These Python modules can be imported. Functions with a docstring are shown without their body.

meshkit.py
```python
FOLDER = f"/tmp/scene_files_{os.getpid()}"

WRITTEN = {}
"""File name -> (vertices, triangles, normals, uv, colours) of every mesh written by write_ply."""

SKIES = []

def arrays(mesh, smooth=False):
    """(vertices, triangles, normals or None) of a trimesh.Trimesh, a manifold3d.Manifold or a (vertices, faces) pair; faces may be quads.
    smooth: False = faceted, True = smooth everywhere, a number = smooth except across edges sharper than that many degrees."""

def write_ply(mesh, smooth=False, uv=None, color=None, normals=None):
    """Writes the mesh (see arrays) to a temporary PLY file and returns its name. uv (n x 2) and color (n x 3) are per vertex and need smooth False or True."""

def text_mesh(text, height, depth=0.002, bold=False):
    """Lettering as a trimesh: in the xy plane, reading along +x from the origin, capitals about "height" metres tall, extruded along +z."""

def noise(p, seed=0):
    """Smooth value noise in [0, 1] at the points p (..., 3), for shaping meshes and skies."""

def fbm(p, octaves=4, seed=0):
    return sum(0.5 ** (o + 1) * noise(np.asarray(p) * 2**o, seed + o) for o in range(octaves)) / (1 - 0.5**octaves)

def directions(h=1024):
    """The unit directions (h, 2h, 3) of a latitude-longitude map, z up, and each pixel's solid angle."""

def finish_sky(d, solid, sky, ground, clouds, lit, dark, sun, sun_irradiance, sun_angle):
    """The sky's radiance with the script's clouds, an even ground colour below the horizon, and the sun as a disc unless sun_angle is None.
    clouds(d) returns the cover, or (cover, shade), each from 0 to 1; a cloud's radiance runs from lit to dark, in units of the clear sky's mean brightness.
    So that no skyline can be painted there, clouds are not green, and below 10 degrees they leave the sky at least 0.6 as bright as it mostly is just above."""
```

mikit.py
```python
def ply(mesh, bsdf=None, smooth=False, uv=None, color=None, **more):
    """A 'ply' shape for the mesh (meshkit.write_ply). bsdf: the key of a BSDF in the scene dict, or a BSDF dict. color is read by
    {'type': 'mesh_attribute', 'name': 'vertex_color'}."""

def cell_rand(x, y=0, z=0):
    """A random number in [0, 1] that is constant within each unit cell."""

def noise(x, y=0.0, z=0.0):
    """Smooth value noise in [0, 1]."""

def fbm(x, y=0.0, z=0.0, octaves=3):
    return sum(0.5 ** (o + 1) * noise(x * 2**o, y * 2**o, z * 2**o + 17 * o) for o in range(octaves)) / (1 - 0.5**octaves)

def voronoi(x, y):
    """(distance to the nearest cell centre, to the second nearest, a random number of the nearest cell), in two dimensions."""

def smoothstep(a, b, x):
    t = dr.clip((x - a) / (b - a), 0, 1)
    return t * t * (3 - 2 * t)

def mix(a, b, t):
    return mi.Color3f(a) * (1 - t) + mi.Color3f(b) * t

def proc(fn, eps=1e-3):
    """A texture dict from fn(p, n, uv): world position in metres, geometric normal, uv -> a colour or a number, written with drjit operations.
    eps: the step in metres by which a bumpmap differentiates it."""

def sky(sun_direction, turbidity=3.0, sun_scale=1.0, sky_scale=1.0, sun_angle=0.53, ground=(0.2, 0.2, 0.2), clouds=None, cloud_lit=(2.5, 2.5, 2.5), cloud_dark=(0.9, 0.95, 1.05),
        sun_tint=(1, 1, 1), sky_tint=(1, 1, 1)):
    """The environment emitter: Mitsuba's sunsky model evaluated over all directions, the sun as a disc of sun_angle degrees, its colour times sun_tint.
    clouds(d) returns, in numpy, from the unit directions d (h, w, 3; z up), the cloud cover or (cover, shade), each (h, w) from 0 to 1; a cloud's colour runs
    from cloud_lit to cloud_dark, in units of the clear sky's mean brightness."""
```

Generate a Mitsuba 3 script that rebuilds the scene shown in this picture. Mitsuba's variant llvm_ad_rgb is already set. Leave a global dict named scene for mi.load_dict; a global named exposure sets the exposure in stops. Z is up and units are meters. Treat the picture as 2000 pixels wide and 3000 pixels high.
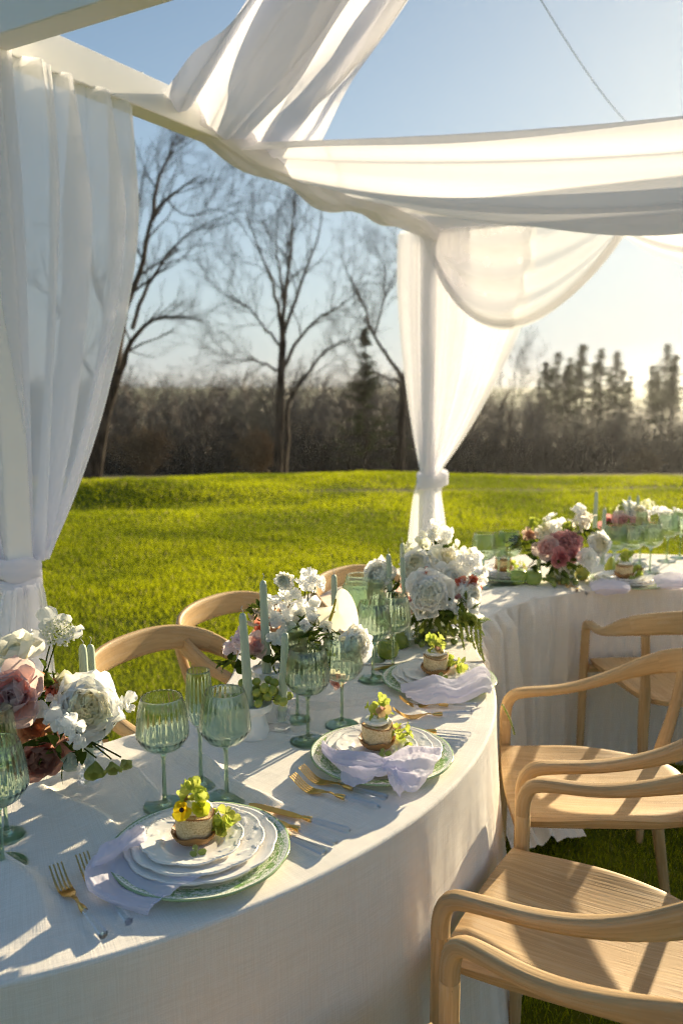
import math, random, numpy as np, trimesh, mitsuba as mi, drjit as dr, mikit, meshkit
from shapely.geometry import Polygon
from scipy.interpolate import CubicSpline, RectBivariateSpline
T = mi.ScalarTransform4f
PI = math.pi
scene, labels = {}, {}
rng = np.random.default_rng(7)

# ---------------------------------------------------------------- camera, sky, exposure
EYE, PITCH, FPX, CX, CY = np.array([0, 0, 1.58]), math.radians(8.5), 1915.0, 784.0, 1176.0
_c, _s = math.cos(PITCH), math.sin(PITCH)
scene['camera'] = dict(type='thinlens', fov=math.degrees(2 * math.atan(CX / FPX)), fov_axis='x', near_clip=0.05, far_clip=2000.0,
                       aperture_radius=0.0040, focus_distance=1.66,
                       to_world=T().look_at(origin=EYE.tolist(), target=(EYE + [0, _c, -_s]).tolist(), up=[0, 0, 1]))
SUN_AZ, SUN_EL = math.radians(36.5), math.radians(16.8)
SUN = [math.sin(SUN_AZ) * math.cos(SUN_EL), math.cos(SUN_AZ) * math.cos(SUN_EL), math.sin(SUN_EL)]


def veil(d):                # thin high haze: whitens the sky evenly towards the horizon and round the sun
    el = np.degrees(np.arcsin(np.clip(d[..., 2], -1, 1)))
    off = np.degrees(np.arccos(np.clip(d @ np.asarray(SUN), -1, 1)))
    return np.clip(0.84 * np.exp(-np.maximum(el, 0) / 8.0) + 0.62 * np.exp(-(off / 27.0) ** 2), 0, 0.9)


scene['sky'] = mikit.sky(SUN, turbidity=2.6, sun_scale=1.05, sky_scale=0.55, ground=(0.16, 0.17, 0.04), sun_tint=(0.82, 0.97, 1.25), sky_tint=(0.92, 0.965, 1.06),
                         clouds=veil, cloud_lit=(1.66, 1.79, 1.98))
exposure = 3.26


def ray(x, y):
    u, v = (x - CX) / FPX, (y - CY) / FPX
    return np.array([u, _c - v * _s, -_s - v * _c])


def on(x, y, z):            # the point of the level plane z seen in that direction (surveyed from the photograph)
    d = ray(x, y)
    return EYE + d * ((z - EYE[2]) / d[2])


def at(x, y, Y):            # the point at depth Y metres from the camera station
    d = ray(x, y)
    return EYE + d * (Y / d[1])


# ---------------------------------------------------------------- keys, labels
def numbered(key):
    if not any(k == key or k.startswith(key + '__') for k in scene) and key not in labels:
        return key
    n = 1
    while any(k == f'{key}_{n:03d}' or k.startswith(f'{key}_{n:03d}__') for k in scene) or f'{key}_{n:03d}' in labels:
        n += 1
    return f'{key}_{n:03d}'


_count = {}


def fresh(key):             # quick numbering: key, key_001, key_002 ...
    n = _count.get(key, 0)
    _count[key] = n + 1
    return key if n == 0 else f'{key}_{n:03d}'


def thing(name, label, cat=None, group=None, kind=None):
    key = fresh(name)
    d = {'label': label}
    if cat:
        d['category'] = cat
    if group:
        d['group'] = group
    if kind:
        d['kind'] = kind
    labels[key] = d
    return key


def part(parent, name, shape, label=None):
    key = fresh(parent + '__' + name)
    scene[key] = shape
    if label:
        labels[key] = {'label': label}
    elif name in ('leaves', 'branches', 'crown'):
        labels[key] = {'kind': 'stuff'}
    return key


def shape(m, bsdf, smooth=True, tw=None):
    """m = (v, f[, uv[, colour]])"""
    v, f = m[0], m[1]
    uv = m[2] if len(m) > 2 else None
    col = m[3] if len(m) > 3 else None
    if smooth is not True and smooth is not False and col is None:
        uv = None
    if len(v) == 0:
        raise ValueError('empty mesh')
    d = mikit.ply((v, f), bsdf, smooth=smooth, uv=uv, color=col)
    if tw is not None:
        d['to_world'] = tw
    return d


def moved(d, tw):
    return {**d, 'to_world': tw}


# ---------------------------------------------------------------- mesh helpers
def grid(P, cu=False, cv=False, uv=None):
    """P (n, m, 3) -> (v, quads, uv)"""
    n, m = P.shape[:2]
    i, j = np.meshgrid(np.arange(n if cu else n - 1), np.arange(m if cv else m - 1), indexing='ij')
    i2, j2 = (i + 1) % n, (j + 1) % m
    f = np.stack([i * m + j, i2 * m + j, i2 * m + j2, i * m + j2], -1).reshape(-1, 4)
    if uv is None:
        a, b = np.meshgrid(np.linspace(0, 1, n), np.linspace(0, 1, m), indexing='ij')
        uv = np.stack([a, b], -1)
    return P.reshape(-1, 3), tri(f), uv.reshape(-1, 2)


def tri(f):
    f = np.asarray(f)
    return np.vstack([f[:, [0, 1, 2]], f[:, [0, 2, 3]]]) if f.shape[1] == 4 else f


def cat(ms):
    """joins (v, f, uv, colour) tuples of equal kind"""
    k = min(len(m) for m in ms)
    off = np.cumsum([0] + [len(m[0]) for m in ms])
    out = [np.vstack([m[0] for m in ms]), np.vstack([tri(m[1]) + o for m, o in zip(ms, off)])]
    for q in range(2, k):
        out.append(np.vstack([m[q] for m in ms]))
    return tuple(out)


def tinted(m, c):
    v = m[0]
    uv = m[2] if len(m) > 2 else np.zeros((len(v), 2))
    return (v, tri(m[1]), uv, np.tile(np.asarray(c, float), (len(v), 1)))


def tm(mesh):
    return np.asarray(mesh.vertices, float), np.asarray(mesh.faces)


def boxm(lo, hi):
    lo, hi = np.array(lo, float), np.array(hi, float)
    b = trimesh.creation.box(extents=hi - lo)
    v, f = tm(b)
    return v + (lo + hi) / 2, f


def rbox(L, W, H, r=0.006, n=3):
    """rounded bar along x, centred, as a swept rounded rectangle with caps"""
    pts = []
    for sx, sy, a0 in ((1, 1, 0), (-1, 1, 90), (-1, -1, 180), (1, -1, 270)):
        for k in range(n + 1):
            a = math.radians(a0 + 90 * k / n)
            pts.append((sx * (W / 2 - r) + r * math.cos(a), sy * (H / 2 - r) + r * math.sin(a)))
    m = trimesh.creation.extrude_polygon(Polygon(pts), L, engine='earcut')
    v, f = tm(m)
    v = np.stack([v[:, 2] - L / 2, v[:, 0], v[:, 1]], -1)
    return v, f


def frames(P):
    t = np.gradient(P, axis=0)
    return t / np.linalg.norm(t, axis=1, keepdims=True)


def sweep(P, W, H, up=(0, 0, 1), n=14, p=2.6, cap=True):
    """superellipse section (W across, H along up) along P; uv = (length in metres, girth in metres)"""
    P = np.asarray(P, float)
    W, H = np.broadcast_to(W, len(P)), np.broadcast_to(H, len(P))
    t = frames(P)
    u = np.broadcast_to(np.asarray(up, float), P.shape)
    s = np.cross(t, u)
    s /= np.linalg.norm(s, axis=1, keepdims=True)
    u = np.cross(s, t)
    a = np.linspace(0, 2 * PI, n + 1)
    ca, sa = np.cos(a), np.sin(a)
    ex, ey = np.sign(ca) * np.abs(ca) ** (2 / p), np.sign(sa) * np.abs(sa) ** (2 / p)
    R = P[:, None] + s[:, None] * (ex * 0.5)[None, :, None] * W[:, None, None] + u[:, None] * (ey * 0.5)[None, :, None] * H[:, None, None]
    L = np.concatenate([[0], np.cumsum(np.linalg.norm(np.diff(P, axis=0), axis=1))])
    g = np.concatenate([[0], np.cumsum(np.hypot(np.diff(ex), np.diff(ey)))]) * 0.5 * float(np.mean((W + H) / 2))
    uv = np.stack(np.meshgrid(L, g, indexing='ij'), -1)
    v, f, uv = grid(R, uv=uv)
    f = f[:, ::-1]
    if cap:
        for end, k in ((0, 0), (len(P) - 1, 1)):
            ring = R[end]
            c = ring.mean(0)
            b = len(v)
            v = np.vstack([v, ring, c[None]])
            uv = np.vstack([uv, np.stack([np.full(n + 1, L[end]), g], -1), [[L[end], 0]]])
            j = np.arange(n)
            ff = np.stack([b + j, b + j + 1, np.full(n, b + n + 1)], -1)
            f = np.vstack([f, ff if k == 0 else ff[:, ::-1]])
    return v, f, uv


def spline(ctrl, n):
    ctrl = np.asarray(ctrl, float)
    d = np.concatenate([[0], np.cumsum(np.linalg.norm(np.diff(ctrl[:, :3], axis=0), axis=1))])
    return CubicSpline(d, ctrl, bc_type='natural')(np.linspace(0, d[-1], n))


def tube(P, r, n=8, cap=True):
    P = np.asarray(P, float)
    t = P[-1] - P[0]
    up = (0, 0, 1) if abs(t[2]) < 0.9 * np.linalg.norm(t) else (0, 1, 0)
    return sweep(P, np.asarray(r) * 2, np.asarray(r) * 2, up, n, 2.0, cap)


def lathe(prof, n=48, rad=None):
    """prof (k, 2) of (r, z); rad(theta, k index fraction) multiplies the radius; uv = (angle 0..1, r)"""
    prof = np.asarray(prof, float)
    th = np.linspace(0, 2 * PI, n + 1)
    R = np.repeat(prof[:, 0:1], n + 1, 1)
    Z = np.repeat(prof[:, 1:2], n + 1, 1)
    if rad is not None:
        R, Z = rad(th[None, :], R, Z)
    P = np.stack([R * np.cos(th), R * np.sin(th), Z], -1)
    uv = np.stack([np.broadcast_to(th / (2 * PI), R.shape), R], -1)
    v, f, uv = grid(P, uv=uv)
    v, f, uv = v, f[:, ::-1], uv
    # weld the seam normals by welding the last column onto the first
    m = n + 1
    f = f.copy()
    col = f % m
    f = np.where(col == n, f - n, f)
    return v, f, uv


def rotmat(axis, a):
    return np.asarray(trimesh.transformations.rotation_matrix(a, axis)[:3, :3])


def facing(d, spin=0.0):
    """rotation taking +z to d, spun about it"""
    d = np.asarray(d, float)
    d = d / np.linalg.norm(d)
    a = np.cross([0, 0, 1], d)
    n = np.linalg.norm(a)
    R = np.eye(3) if n < 1e-6 else rotmat(a / n, math.atan2(n, d[2]))
    if n < 1e-6 and d[2] < 0:
        R = np.diag([1, -1, -1])
    return R @ rotmat([0, 0, 1], spin)


def put(m, pos=(0, 0, 0), R=None, s=1.0):
    v = m[0] * s
    if R is not None:
        v = v @ R.T
    return (v + np.asarray(pos), *m[1:])


def segs(S, sides=4):
    """S rows (p0, p1, r0, r1) -> one mesh of tapered prisms"""
    S = np.asarray(S, float)
    p0, p1, r0, r1 = S[:, :3], S[:, 3:6], S[:, 6], S[:, 7]
    t = p1 - p0
    t /= np.linalg.norm(t, axis=1, keepdims=True) + 1e-12
    a = np.where(np.abs(t[:, 2:3]) < 0.9, [[0, 0, 1.0]], [[1.0, 0, 0]])
    s = np.cross(t, a)
    s /= np.linalg.norm(s, axis=1, keepdims=True)
    u = np.cross(s, t)
    k = np.arange(sides) * 2 * PI / sides
    d = s[:, None] * np.cos(k)[None, :, None] + u[:, None] * np.sin(k)[None, :, None]
    V = np.concatenate([p0[:, None] + d * r0[:, None, None], p1[:, None] + d * r1[:, None, None]], 1)
    j = np.arange(sides)
    f1 = np.stack([j, (j + 1) % sides, sides + (j + 1) % sides, sides + j], -1)
    F = (f1[None] + (np.arange(len(S)) * 2 * sides)[:, None, None]).reshape(-1, 4)
    return V.reshape(-1, 3), tri(F)


# ---------------------------------------------------------------- materials
def rgb(*c):
    return {'type': 'rgb', 'value': list(map(float, c if len(c) == 3 else (c[0],) * 3))}


fbm, noise, smoothstep, mix = mikit.fbm, mikit.noise, mikit.smoothstep, mikit.mix


def linen_colour(p, n, uv):
    slub = fbm(uv[0] * 1500, uv[1] * 22, octaves=2) * 0.5 + fbm(uv[0] * 22, uv[1] * 1500, octaves=2) * 0.5
    return mix((0.76, 0.695, 0.61), (0.85, 0.80, 0.725), smoothstep(0.3, 0.7, slub))


def linen_bump(p, n, uv):
    return (0.9 * dr.exp(-dr.square((uv[1] - 1.685) / 0.0022)) + 0.6 * dr.exp(-dr.square((uv[0] + 1.37) / 0.002)) + 0.35 * noise(uv[0] * 1100, uv[1] * 40) + 0.35 * noise(uv[0] * 40, uv[1] * 1100) + 1.5 * fbm(uv[0] * 14, uv[1] * 14, octaves=3))


scene['linen'] = {'type': 'bumpmap', 'arbitrary': {**mikit.proc(linen_bump, eps=4e-4)}, 'scale': 0.0011,
                  'bsdf': {'type': 'twosided', 'bsdf': {'type': 'principled', 'base_color': mikit.proc(linen_colour), 'roughness': 0.85, 'specular': 0.2, 'sheen': 0.4}}}


def oak_colour(p, n, uv):
    w = fbm(uv[0] * 4, uv[1] * 30, 3.0, octaves=3)
    g = fbm(uv[0] * 7 + w * 2, uv[1] * 260 + w * 6, octaves=3)
    ring = 0.5 + 0.5 * dr.sin(uv[1] * 420 + w * 22 + uv[0] * 3)
    c = mix((0.45, 0.27, 0.115), (0.63, 0.425, 0.205), smoothstep(0.2, 0.8, 0.5 * g + 0.5 * w))
    c = mix(c, (0.44, 0.275, 0.135), 0.10 * ring * smoothstep(0.35, 0.7, w))
    big = fbm(p[0] * 6 + 3, p[1] * 6, p[2] * 6, octaves=2)
    c = mix(c, (0.43, 0.26, 0.12), 0.35 * smoothstep(0.5, 0.75, big))
    pore = smoothstep(0.66, 0.78, noise(uv[0] * 26, uv[1] * 620))
    c = mix(c, (0.40, 0.24, 0.105), 0.20 * pore)
    pale = smoothstep(0.62, 0.74, noise(uv[0] * 16, uv[1] * 320))
    return mix(c, (0.64, 0.49, 0.32), 0.25 * pale) * (0.84 + 0.30 * noise(uv[0] * 0.21 + 5, uv[1] * 0.21))


def oak_bump(p, n, uv):
    return fbm(uv[0] * 10, uv[1] * 330, octaves=2)


scene['oak'] = {'type': 'bumpmap', 'arbitrary': mikit.proc(oak_bump, eps=4e-4), 'scale': 0.0005,
                'bsdf': {'type': 'twosided', 'bsdf': {'type': 'principled', 'base_color': mikit.proc(oak_colour), 'roughness': 0.52, 'specular': 0.4}}}
scene['paint'] = {'type': 'twosided', 'bsdf': {'type': 'principled', 'base_color': rgb(0.80, 0.79, 0.76), 'roughness': 0.45, 'specular': 0.4}}
scene['sheer'] = {'type': 'mask', 'opacity': 0.80, 'bsdf': {'type': 'principledthin', 'base_color': rgb(0.955, 0.945, 0.98), 'roughness': 0.8, 'diff_trans': 0.82, 'spec_trans': 0.0, 'eta': 1.2}}
scene['voile'] = {'type': 'mask', 'opacity': 0.93, 'bsdf': {'type': 'principledthin', 'base_color': rgb(0.92, 0.91, 0.945), 'roughness': 0.7, 'diff_trans': 0.88, 'spec_trans': 0.0, 'eta': 1.3}}
scene['gauze'] = {'type': 'mask', 'opacity': 0.72, 'bsdf': {'type': 'principledthin', 'base_color': rgb(0.84, 0.83, 0.85), 'roughness': 0.8, 'diff_trans': 0.6, 'spec_trans': 0.0, 'eta': 1.2}}
scene['napkin_cloth'] = {'type': 'principledthin', 'base_color': rgb(0.83, 0.80, 0.90), 'roughness': 0.8, 'diff_trans': 0.9, 'spec_trans': 0.0, 'eta': 1.2}
scene['green_glass'] = {'type': 'dielectric', 'int_ior': 1.5, 'specular_transmittance': rgb(0.875, 0.932, 0.862)}
scene['green_glass_stem'] = {'type': 'dielectric', 'int_ior': 1.5, 'specular_transmittance': rgb(0.66, 0.77, 0.63)}
scene['crystal'] = {'type': 'dielectric', 'int_ior': 1.62, 'specular_transmittance': rgb(0.93, 0.945, 0.96)}
scene['gold'] = {'type': 'twosided', 'bsdf': {'type': 'principled', 'base_color': rgb(0.80, 0.52, 0.17), 'metallic': 1.0, 'roughness': 0.24}}
scene['porcelain'] = {'type': 'twosided', 'bsdf': {'type': 'principled', 'base_color': rgb(0.82, 0.79, 0.74), 'roughness': 0.14, 'specular': 0.5, 'clearcoat': 0.5, 'clearcoat_gloss': 0.95}}


def transfer_colour(p, n, uv):
    r, a = uv[1], uv[0]
    f1, f2, w = mikit.voronoi(a * 90, r * 260)
    leafy = smoothstep(0.02, 0.16, f2 - f1) * smoothstep(0.35, 0.55, fbm(a * 160, r * 420, octaves=2))
    vine = smoothstep(0.42, 0.5, noise(a * 46 + 3, r * 130)) * (1 - smoothstep(0.56, 0.64, noise(a * 46 + 3, r * 130)))
    rimband = smoothstep(0.1545, 0.1552, r) + 0.7 * smoothstep(0.1485, 0.149, r) * (1 - smoothstep(0.1515, 0.152, r)) * smoothstep(0.0, 0.5, dr.sin(a * 2 * PI * 96) + 0.4)
    k = dr.clip(leafy * 0.85 + vine * 0.7, 0, 1) * smoothstep(0.108, 0.116, r) * (1 - smoothstep(0.1475, 0.1485, r)) + rimband * 0.75
    return mix((0.80, 0.79, 0.70), (0.17, 0.33, 0.07), dr.clip(k, 0, 1))


scene['transferware'] = {'type': 'twosided', 'bsdf': {'type': 'principled', 'base_color': mikit.proc(transfer_colour), 'roughness': 0.14, 'specular': 0.5, 'clearcoat': 0.5, 'clearcoat_gloss': 0.95}}
VC = {'type': 'mesh_attribute', 'name': 'vertex_color'}
scene['petal'] = {'type': 'principledthin', 'base_color': VC, 'roughness': 0.6, 'diff_trans': 1.2, 'spec_trans': 0.0, 'eta': 1.25}
scene['leaf'] = {'type': 'principledthin', 'base_color': VC, 'roughness': 0.42, 'diff_trans': 0.75, 'spec_trans': 0.0, 'eta': 1.4}
scene['solid_colour'] = {'type': 'twosided', 'bsdf': {'type': 'principled', 'base_color': VC, 'roughness': 0.5, 'specular': 0.4}}
scene['grape_skin'] = {'type': 'twosided', 'bsdf': {'type': 'principled', 'base_color': VC, 'roughness': 0.26, 'specular': 0.5, 'flatness': 0.6, 'clearcoat': 0.25}}
scene['wax'] = {'type': 'twosided', 'bsdf': {'type': 'principled', 'base_color': rgb(0.47, 0.53, 0.385), 'roughness': 0.42, 'specular': 0.45, 'flatness': 0.5}}


def sponge_colour(p, n, uv):
    a = fbm(p[0] * 420, p[1] * 420, p[2] * 420, octaves=3)
    return mix((0.52, 0.34, 0.14), (0.80, 0.63, 0.36), smoothstep(0.15, 0.75, a))


def sponge_bump(p, n, uv):
    return fbm(p[0] * 500, p[1] * 500, p[2] * 500, octaves=2)


scene['sponge'] = {'type': 'bumpmap', 'arbitrary': mikit.proc(sponge_bump, eps=3e-4), 'scale': 0.0009,
                   'bsdf': {'type': 'twosided', 'bsdf': {'type': 'principled', 'base_color': mikit.proc(sponge_colour), 'roughness': 0.8, 'specular': 0.2}}}


def bark_colour(p, n, uv):
    a = fbm(p[0] * 9, p[1] * 9, p[2] * 2.2, octaves=3)
    return mix((0.030, 0.022, 0.016), (0.095, 0.075, 0.058), smoothstep(0.3, 0.7, a))


scene['bark'] = {'type': 'twosided', 'bsdf': {'type': 'principled', 'base_color': mikit.proc(bark_colour), 'roughness': 0.9, 'specular': 0.1}}


def lawn_colour(p, n, uv):
    a = fbm(p[0] * 0.9, p[1] * 0.9, octaves=4)
    b = noise(p[0] * 60, p[1] * 60)
    dry = smoothstep(15.5, 19.0, p[1] + 1.2 * fbm(p[0] * 0.35, p[1] * 0.5, octaves=3) - 0.6)
    c = mix((0.050, 0.066, 0.005), (0.105, 0.122, 0.007), smoothstep(0.35, 0.65, 0.7 * a + 0.3 * b))
    c = mix(c, (0.20, 0.15, 0.065), dry)
    track = dr.exp(-dr.square((p[1] - 12.45 - 0.09 * p[0] - 0.25 * noise(p[0] * 1.3)) / 0.16)) * smoothstep(-1.2, 0.2, p[0])
    return mix(c, (0.24, 0.19, 0.10), 0.85 * track)


scene['turf'] = {'type': 'twosided', 'bsdf': {'type': 'principled', 'base_color': mikit.proc(lawn_colour), 'roughness': 0.95, 'specular': 0.1}}
scene['blade'] = {'type': 'principledthin', 'base_color': VC, 'roughness': 0.5, 'diff_trans': 1.15, 'spec_trans': 0.0, 'eta': 1.25}
scene['steel'] = {'type': 'twosided', 'bsdf': {'type': 'principled', 'base_color': rgb(0.45, 0.46, 0.48), 'metallic': 0.3, 'roughness': 0.5}}

# ================================================================ SETTING: ground
def smooth_np(a, b, x):
    t = np.clip((x - a) / (b - a), 0, 1)
    return t * t * (3 - 2 * t)


def ground_z(x, y):
    x, y = np.asarray(x, float), np.asarray(y, float)
    fall = -0.098 * np.clip(y - 14.6, 0, 60) - 0.09 * np.clip(y - 74.6, 0, 140)
    bump = 0.20 * np.exp(-((y - 12.6) / 0.7) ** 2 - ((x + 3.6) / 2.2) ** 2) - 0.12 * np.exp(-((y - 11.2) / 0.6) ** 2 - ((x + 4.0) / 2.6) ** 2)
    roll = 0.10 * (meshkit.fbm(np.stack([x * 0.22, y * 0.22, 0 * x], -1), 3, 5) - 0.5) * np.clip((y - 5) / 6, 0, 1)
    fall = fall - 0.17 * smooth_np(-2.0, -5.0, x) * smooth_np(11.5, 14.5, y) - 0.06 * smooth_np(2.0, 5.0, x) * smooth_np(11.5, 14.5, y)
    crest = 0.05 * np.sin(x * 1.3 + 1) * np.exp(-((y - 14.0) / 1.0) ** 2) + 0.06 * np.exp(-((y - 14.2) / 1.3) ** 2) * np.clip(1 - np.abs(x) / 9, 0, 1)
    return fall + bump + roll + crest


def axis(near, far, n):
    t = np.linspace(-1, 1, n)
    return np.sign(t) * (near * np.abs(t) + (far - near) * np.abs(t) ** 4)


gx, gy = np.meshgrid(axis(22, 700, 161), 8 + axis(18, 800, 181), indexing='ij')
P = np.stack([gx, gy, ground_z(gx, gy)], -1)
scene['lawn'] = shape(grid(P)[:2], 'turf')
labels['lawn'] = {'label': 'sunlit green lawn falling away to a dry field and wood', 'kind': 'structure'}
labels['sky'] = {'label': 'clear blue evening sky paling towards the low sun', 'kind': 'structure'}


def grass_mesh(n, y0, y1, h0, h1, w, seed, xw=0.50):
    r = np.random.default_rng(seed)
    y = np.sqrt(r.uniform(y0 ** 2, y1 ** 2, n))
    x = r.uniform(-1, 1, n) * (xw * y + 0.7)
    clump = meshkit.fbm(np.stack([x * 3.1, y * 3.1, 0 * x], -1), 3, 3)
    tone = meshkit.fbm(np.stack([x * 0.8, y * 0.8, 0 * x], -1), 3, 9)
    keep = (r.random(n) < np.clip(0.35 + 1.3 * clump, 0, 1))
    keep &= ~((np.abs(y - 12.55 - .09 * x) < .17 * r.uniform(.3, 1.3, n)) & (x > -.9 + r.normal(0, .5, n)))
    x, y, clump, tone = x[keep], y[keep], clump[keep], tone[keep]
    n = len(x)
    h = r.uniform(h0, h1, n) * (0.55 + 0.9 * clump)
    a = r.uniform(0, 2 * PI, n)
    lean = r.uniform(0.1, 0.8, n) * h
    b = r.uniform(0, 2 * PI, n)
    z = ground_z(x, y)
    base = np.stack([x, y, z - 0.004], -1)
    side = np.stack([np.cos(a), np.sin(a), 0 * a], -1) * (w * r.uniform(0.6, 1.3, n))[:, None]
    ld = np.stack([np.cos(b), np.sin(b), 0 * b], -1) * lean[:, None]
    up = np.array([0, 0, 1.0])[None]
    mid = base + up * (h * 0.6)[:, None] + ld * 0.35
    tip = base + up * h[:, None] * 0.93 + ld
    V = np.stack([base - side, base + side, mid + side * 0.7, mid - side * 0.7, tip], 1)
    F = np.array([[0, 1, 2], [0, 2, 3], [3, 2, 4]])[None] + (np.arange(n) * 5)[:, None, None]
    g = np.clip((tone - 0.34) / 0.32 + r.normal(0, 0.22, n), 0, 1)[:, None]
    col = (1 - g) * np.array([[0.19, 0.235, 0.011]]) + g * np.array([[0.42, 0.45, 0.011]])
    straw = (r.random(n) < 0.05)[:, None]
    col = np.where(straw, [[0.35, 0.30, 0.13]], col)
    return V.reshape(-1, 3), F.reshape(-1, 3), np.zeros((n * 5, 2)), np.repeat(col, 5, 0)


g = cat([grass_mesh(190000, 0.6, 5.0, 0.022, 0.05, 0.0016, 1, 0.95), grass_mesh(250000, 5.0, 9.5, 0.03, 0.058, 0.0028, 2, 0.82), grass_mesh(330000, 9.5, 18.0, 0.033, 0.068, 0.005, 3, 0.82)])
scene['grass'] = shape(g, 'blade', smooth=False)
labels['grass'] = {'label': 'short backlit grass blades covering the lawn', 'kind': 'stuff', 'category': 'grass'}

# ================================================================ far wood and trees
def grow(S, p, d, L, r, depth, R, up=0.06, wig=0.22, kids=3):
    n = 3
    step = L / n
    rr = r
    for k in range(n):
        d = d + R.normal(0, wig, 3) * 0.6 + np.array([0, 0, up])
        d /= np.linalg.norm(d)
        q = p + d * step
        r2 = max(r * (1 - 0.55 * (k + 1) / n), 0.0052)
        S.append((*p, *q, rr, r2))
        if depth > 0:
            for _ in range(kids if k else kids - 1):
                if R.random() < 0.75:
                    ax = R.normal(0, 1, 3)
                    ax -= ax.dot(d) * d
                    ax /= np.linalg.norm(ax)
                    a = R.uniform(0.4, 0.95)
                    grow(S, p + (q - p) * R.uniform(0.2, 1), d * math.cos(a) + ax * math.sin(a), L * R.uniform(0.45, 0.7), r2 * 0.62, depth - 1, R, up, wig, kids)
        p, rr = q, r2


def limb(S, pts, r0, r1, R, n=14, twig=0.9, start=0.25, depth=2, kids=2, dens=1.0):
    P = spline(pts, n)
    P[1:-1] += R.normal(0, 0.02, (n - 2, 3))
    rad = np.linspace(r0, r1, n)
    for k in range(n - 1):
        S.append((*P[k], *P[k + 1], rad[k], rad[k + 1]))
        if k / n > start:
            for _ in range(2):
                if R.random() < 0.60 * dens:
                    d = P[k + 1] - P[k]
                    d /= np.linalg.norm(d)
                    ax = R.normal(0, 1, 3)
                    ax -= ax.dot(d) * d
                    ax /= np.linalg.norm(ax)
                    a = R.uniform(0.45, 1.0)
                    grow(S, P[k], d * math.cos(a) + ax * math.sin(a) + [0, 0, 0.15], twig * R.uniform(0.7, 1.5), rad[k] * 0.45, depth, R, 0.05, 0.24, kids)


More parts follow.
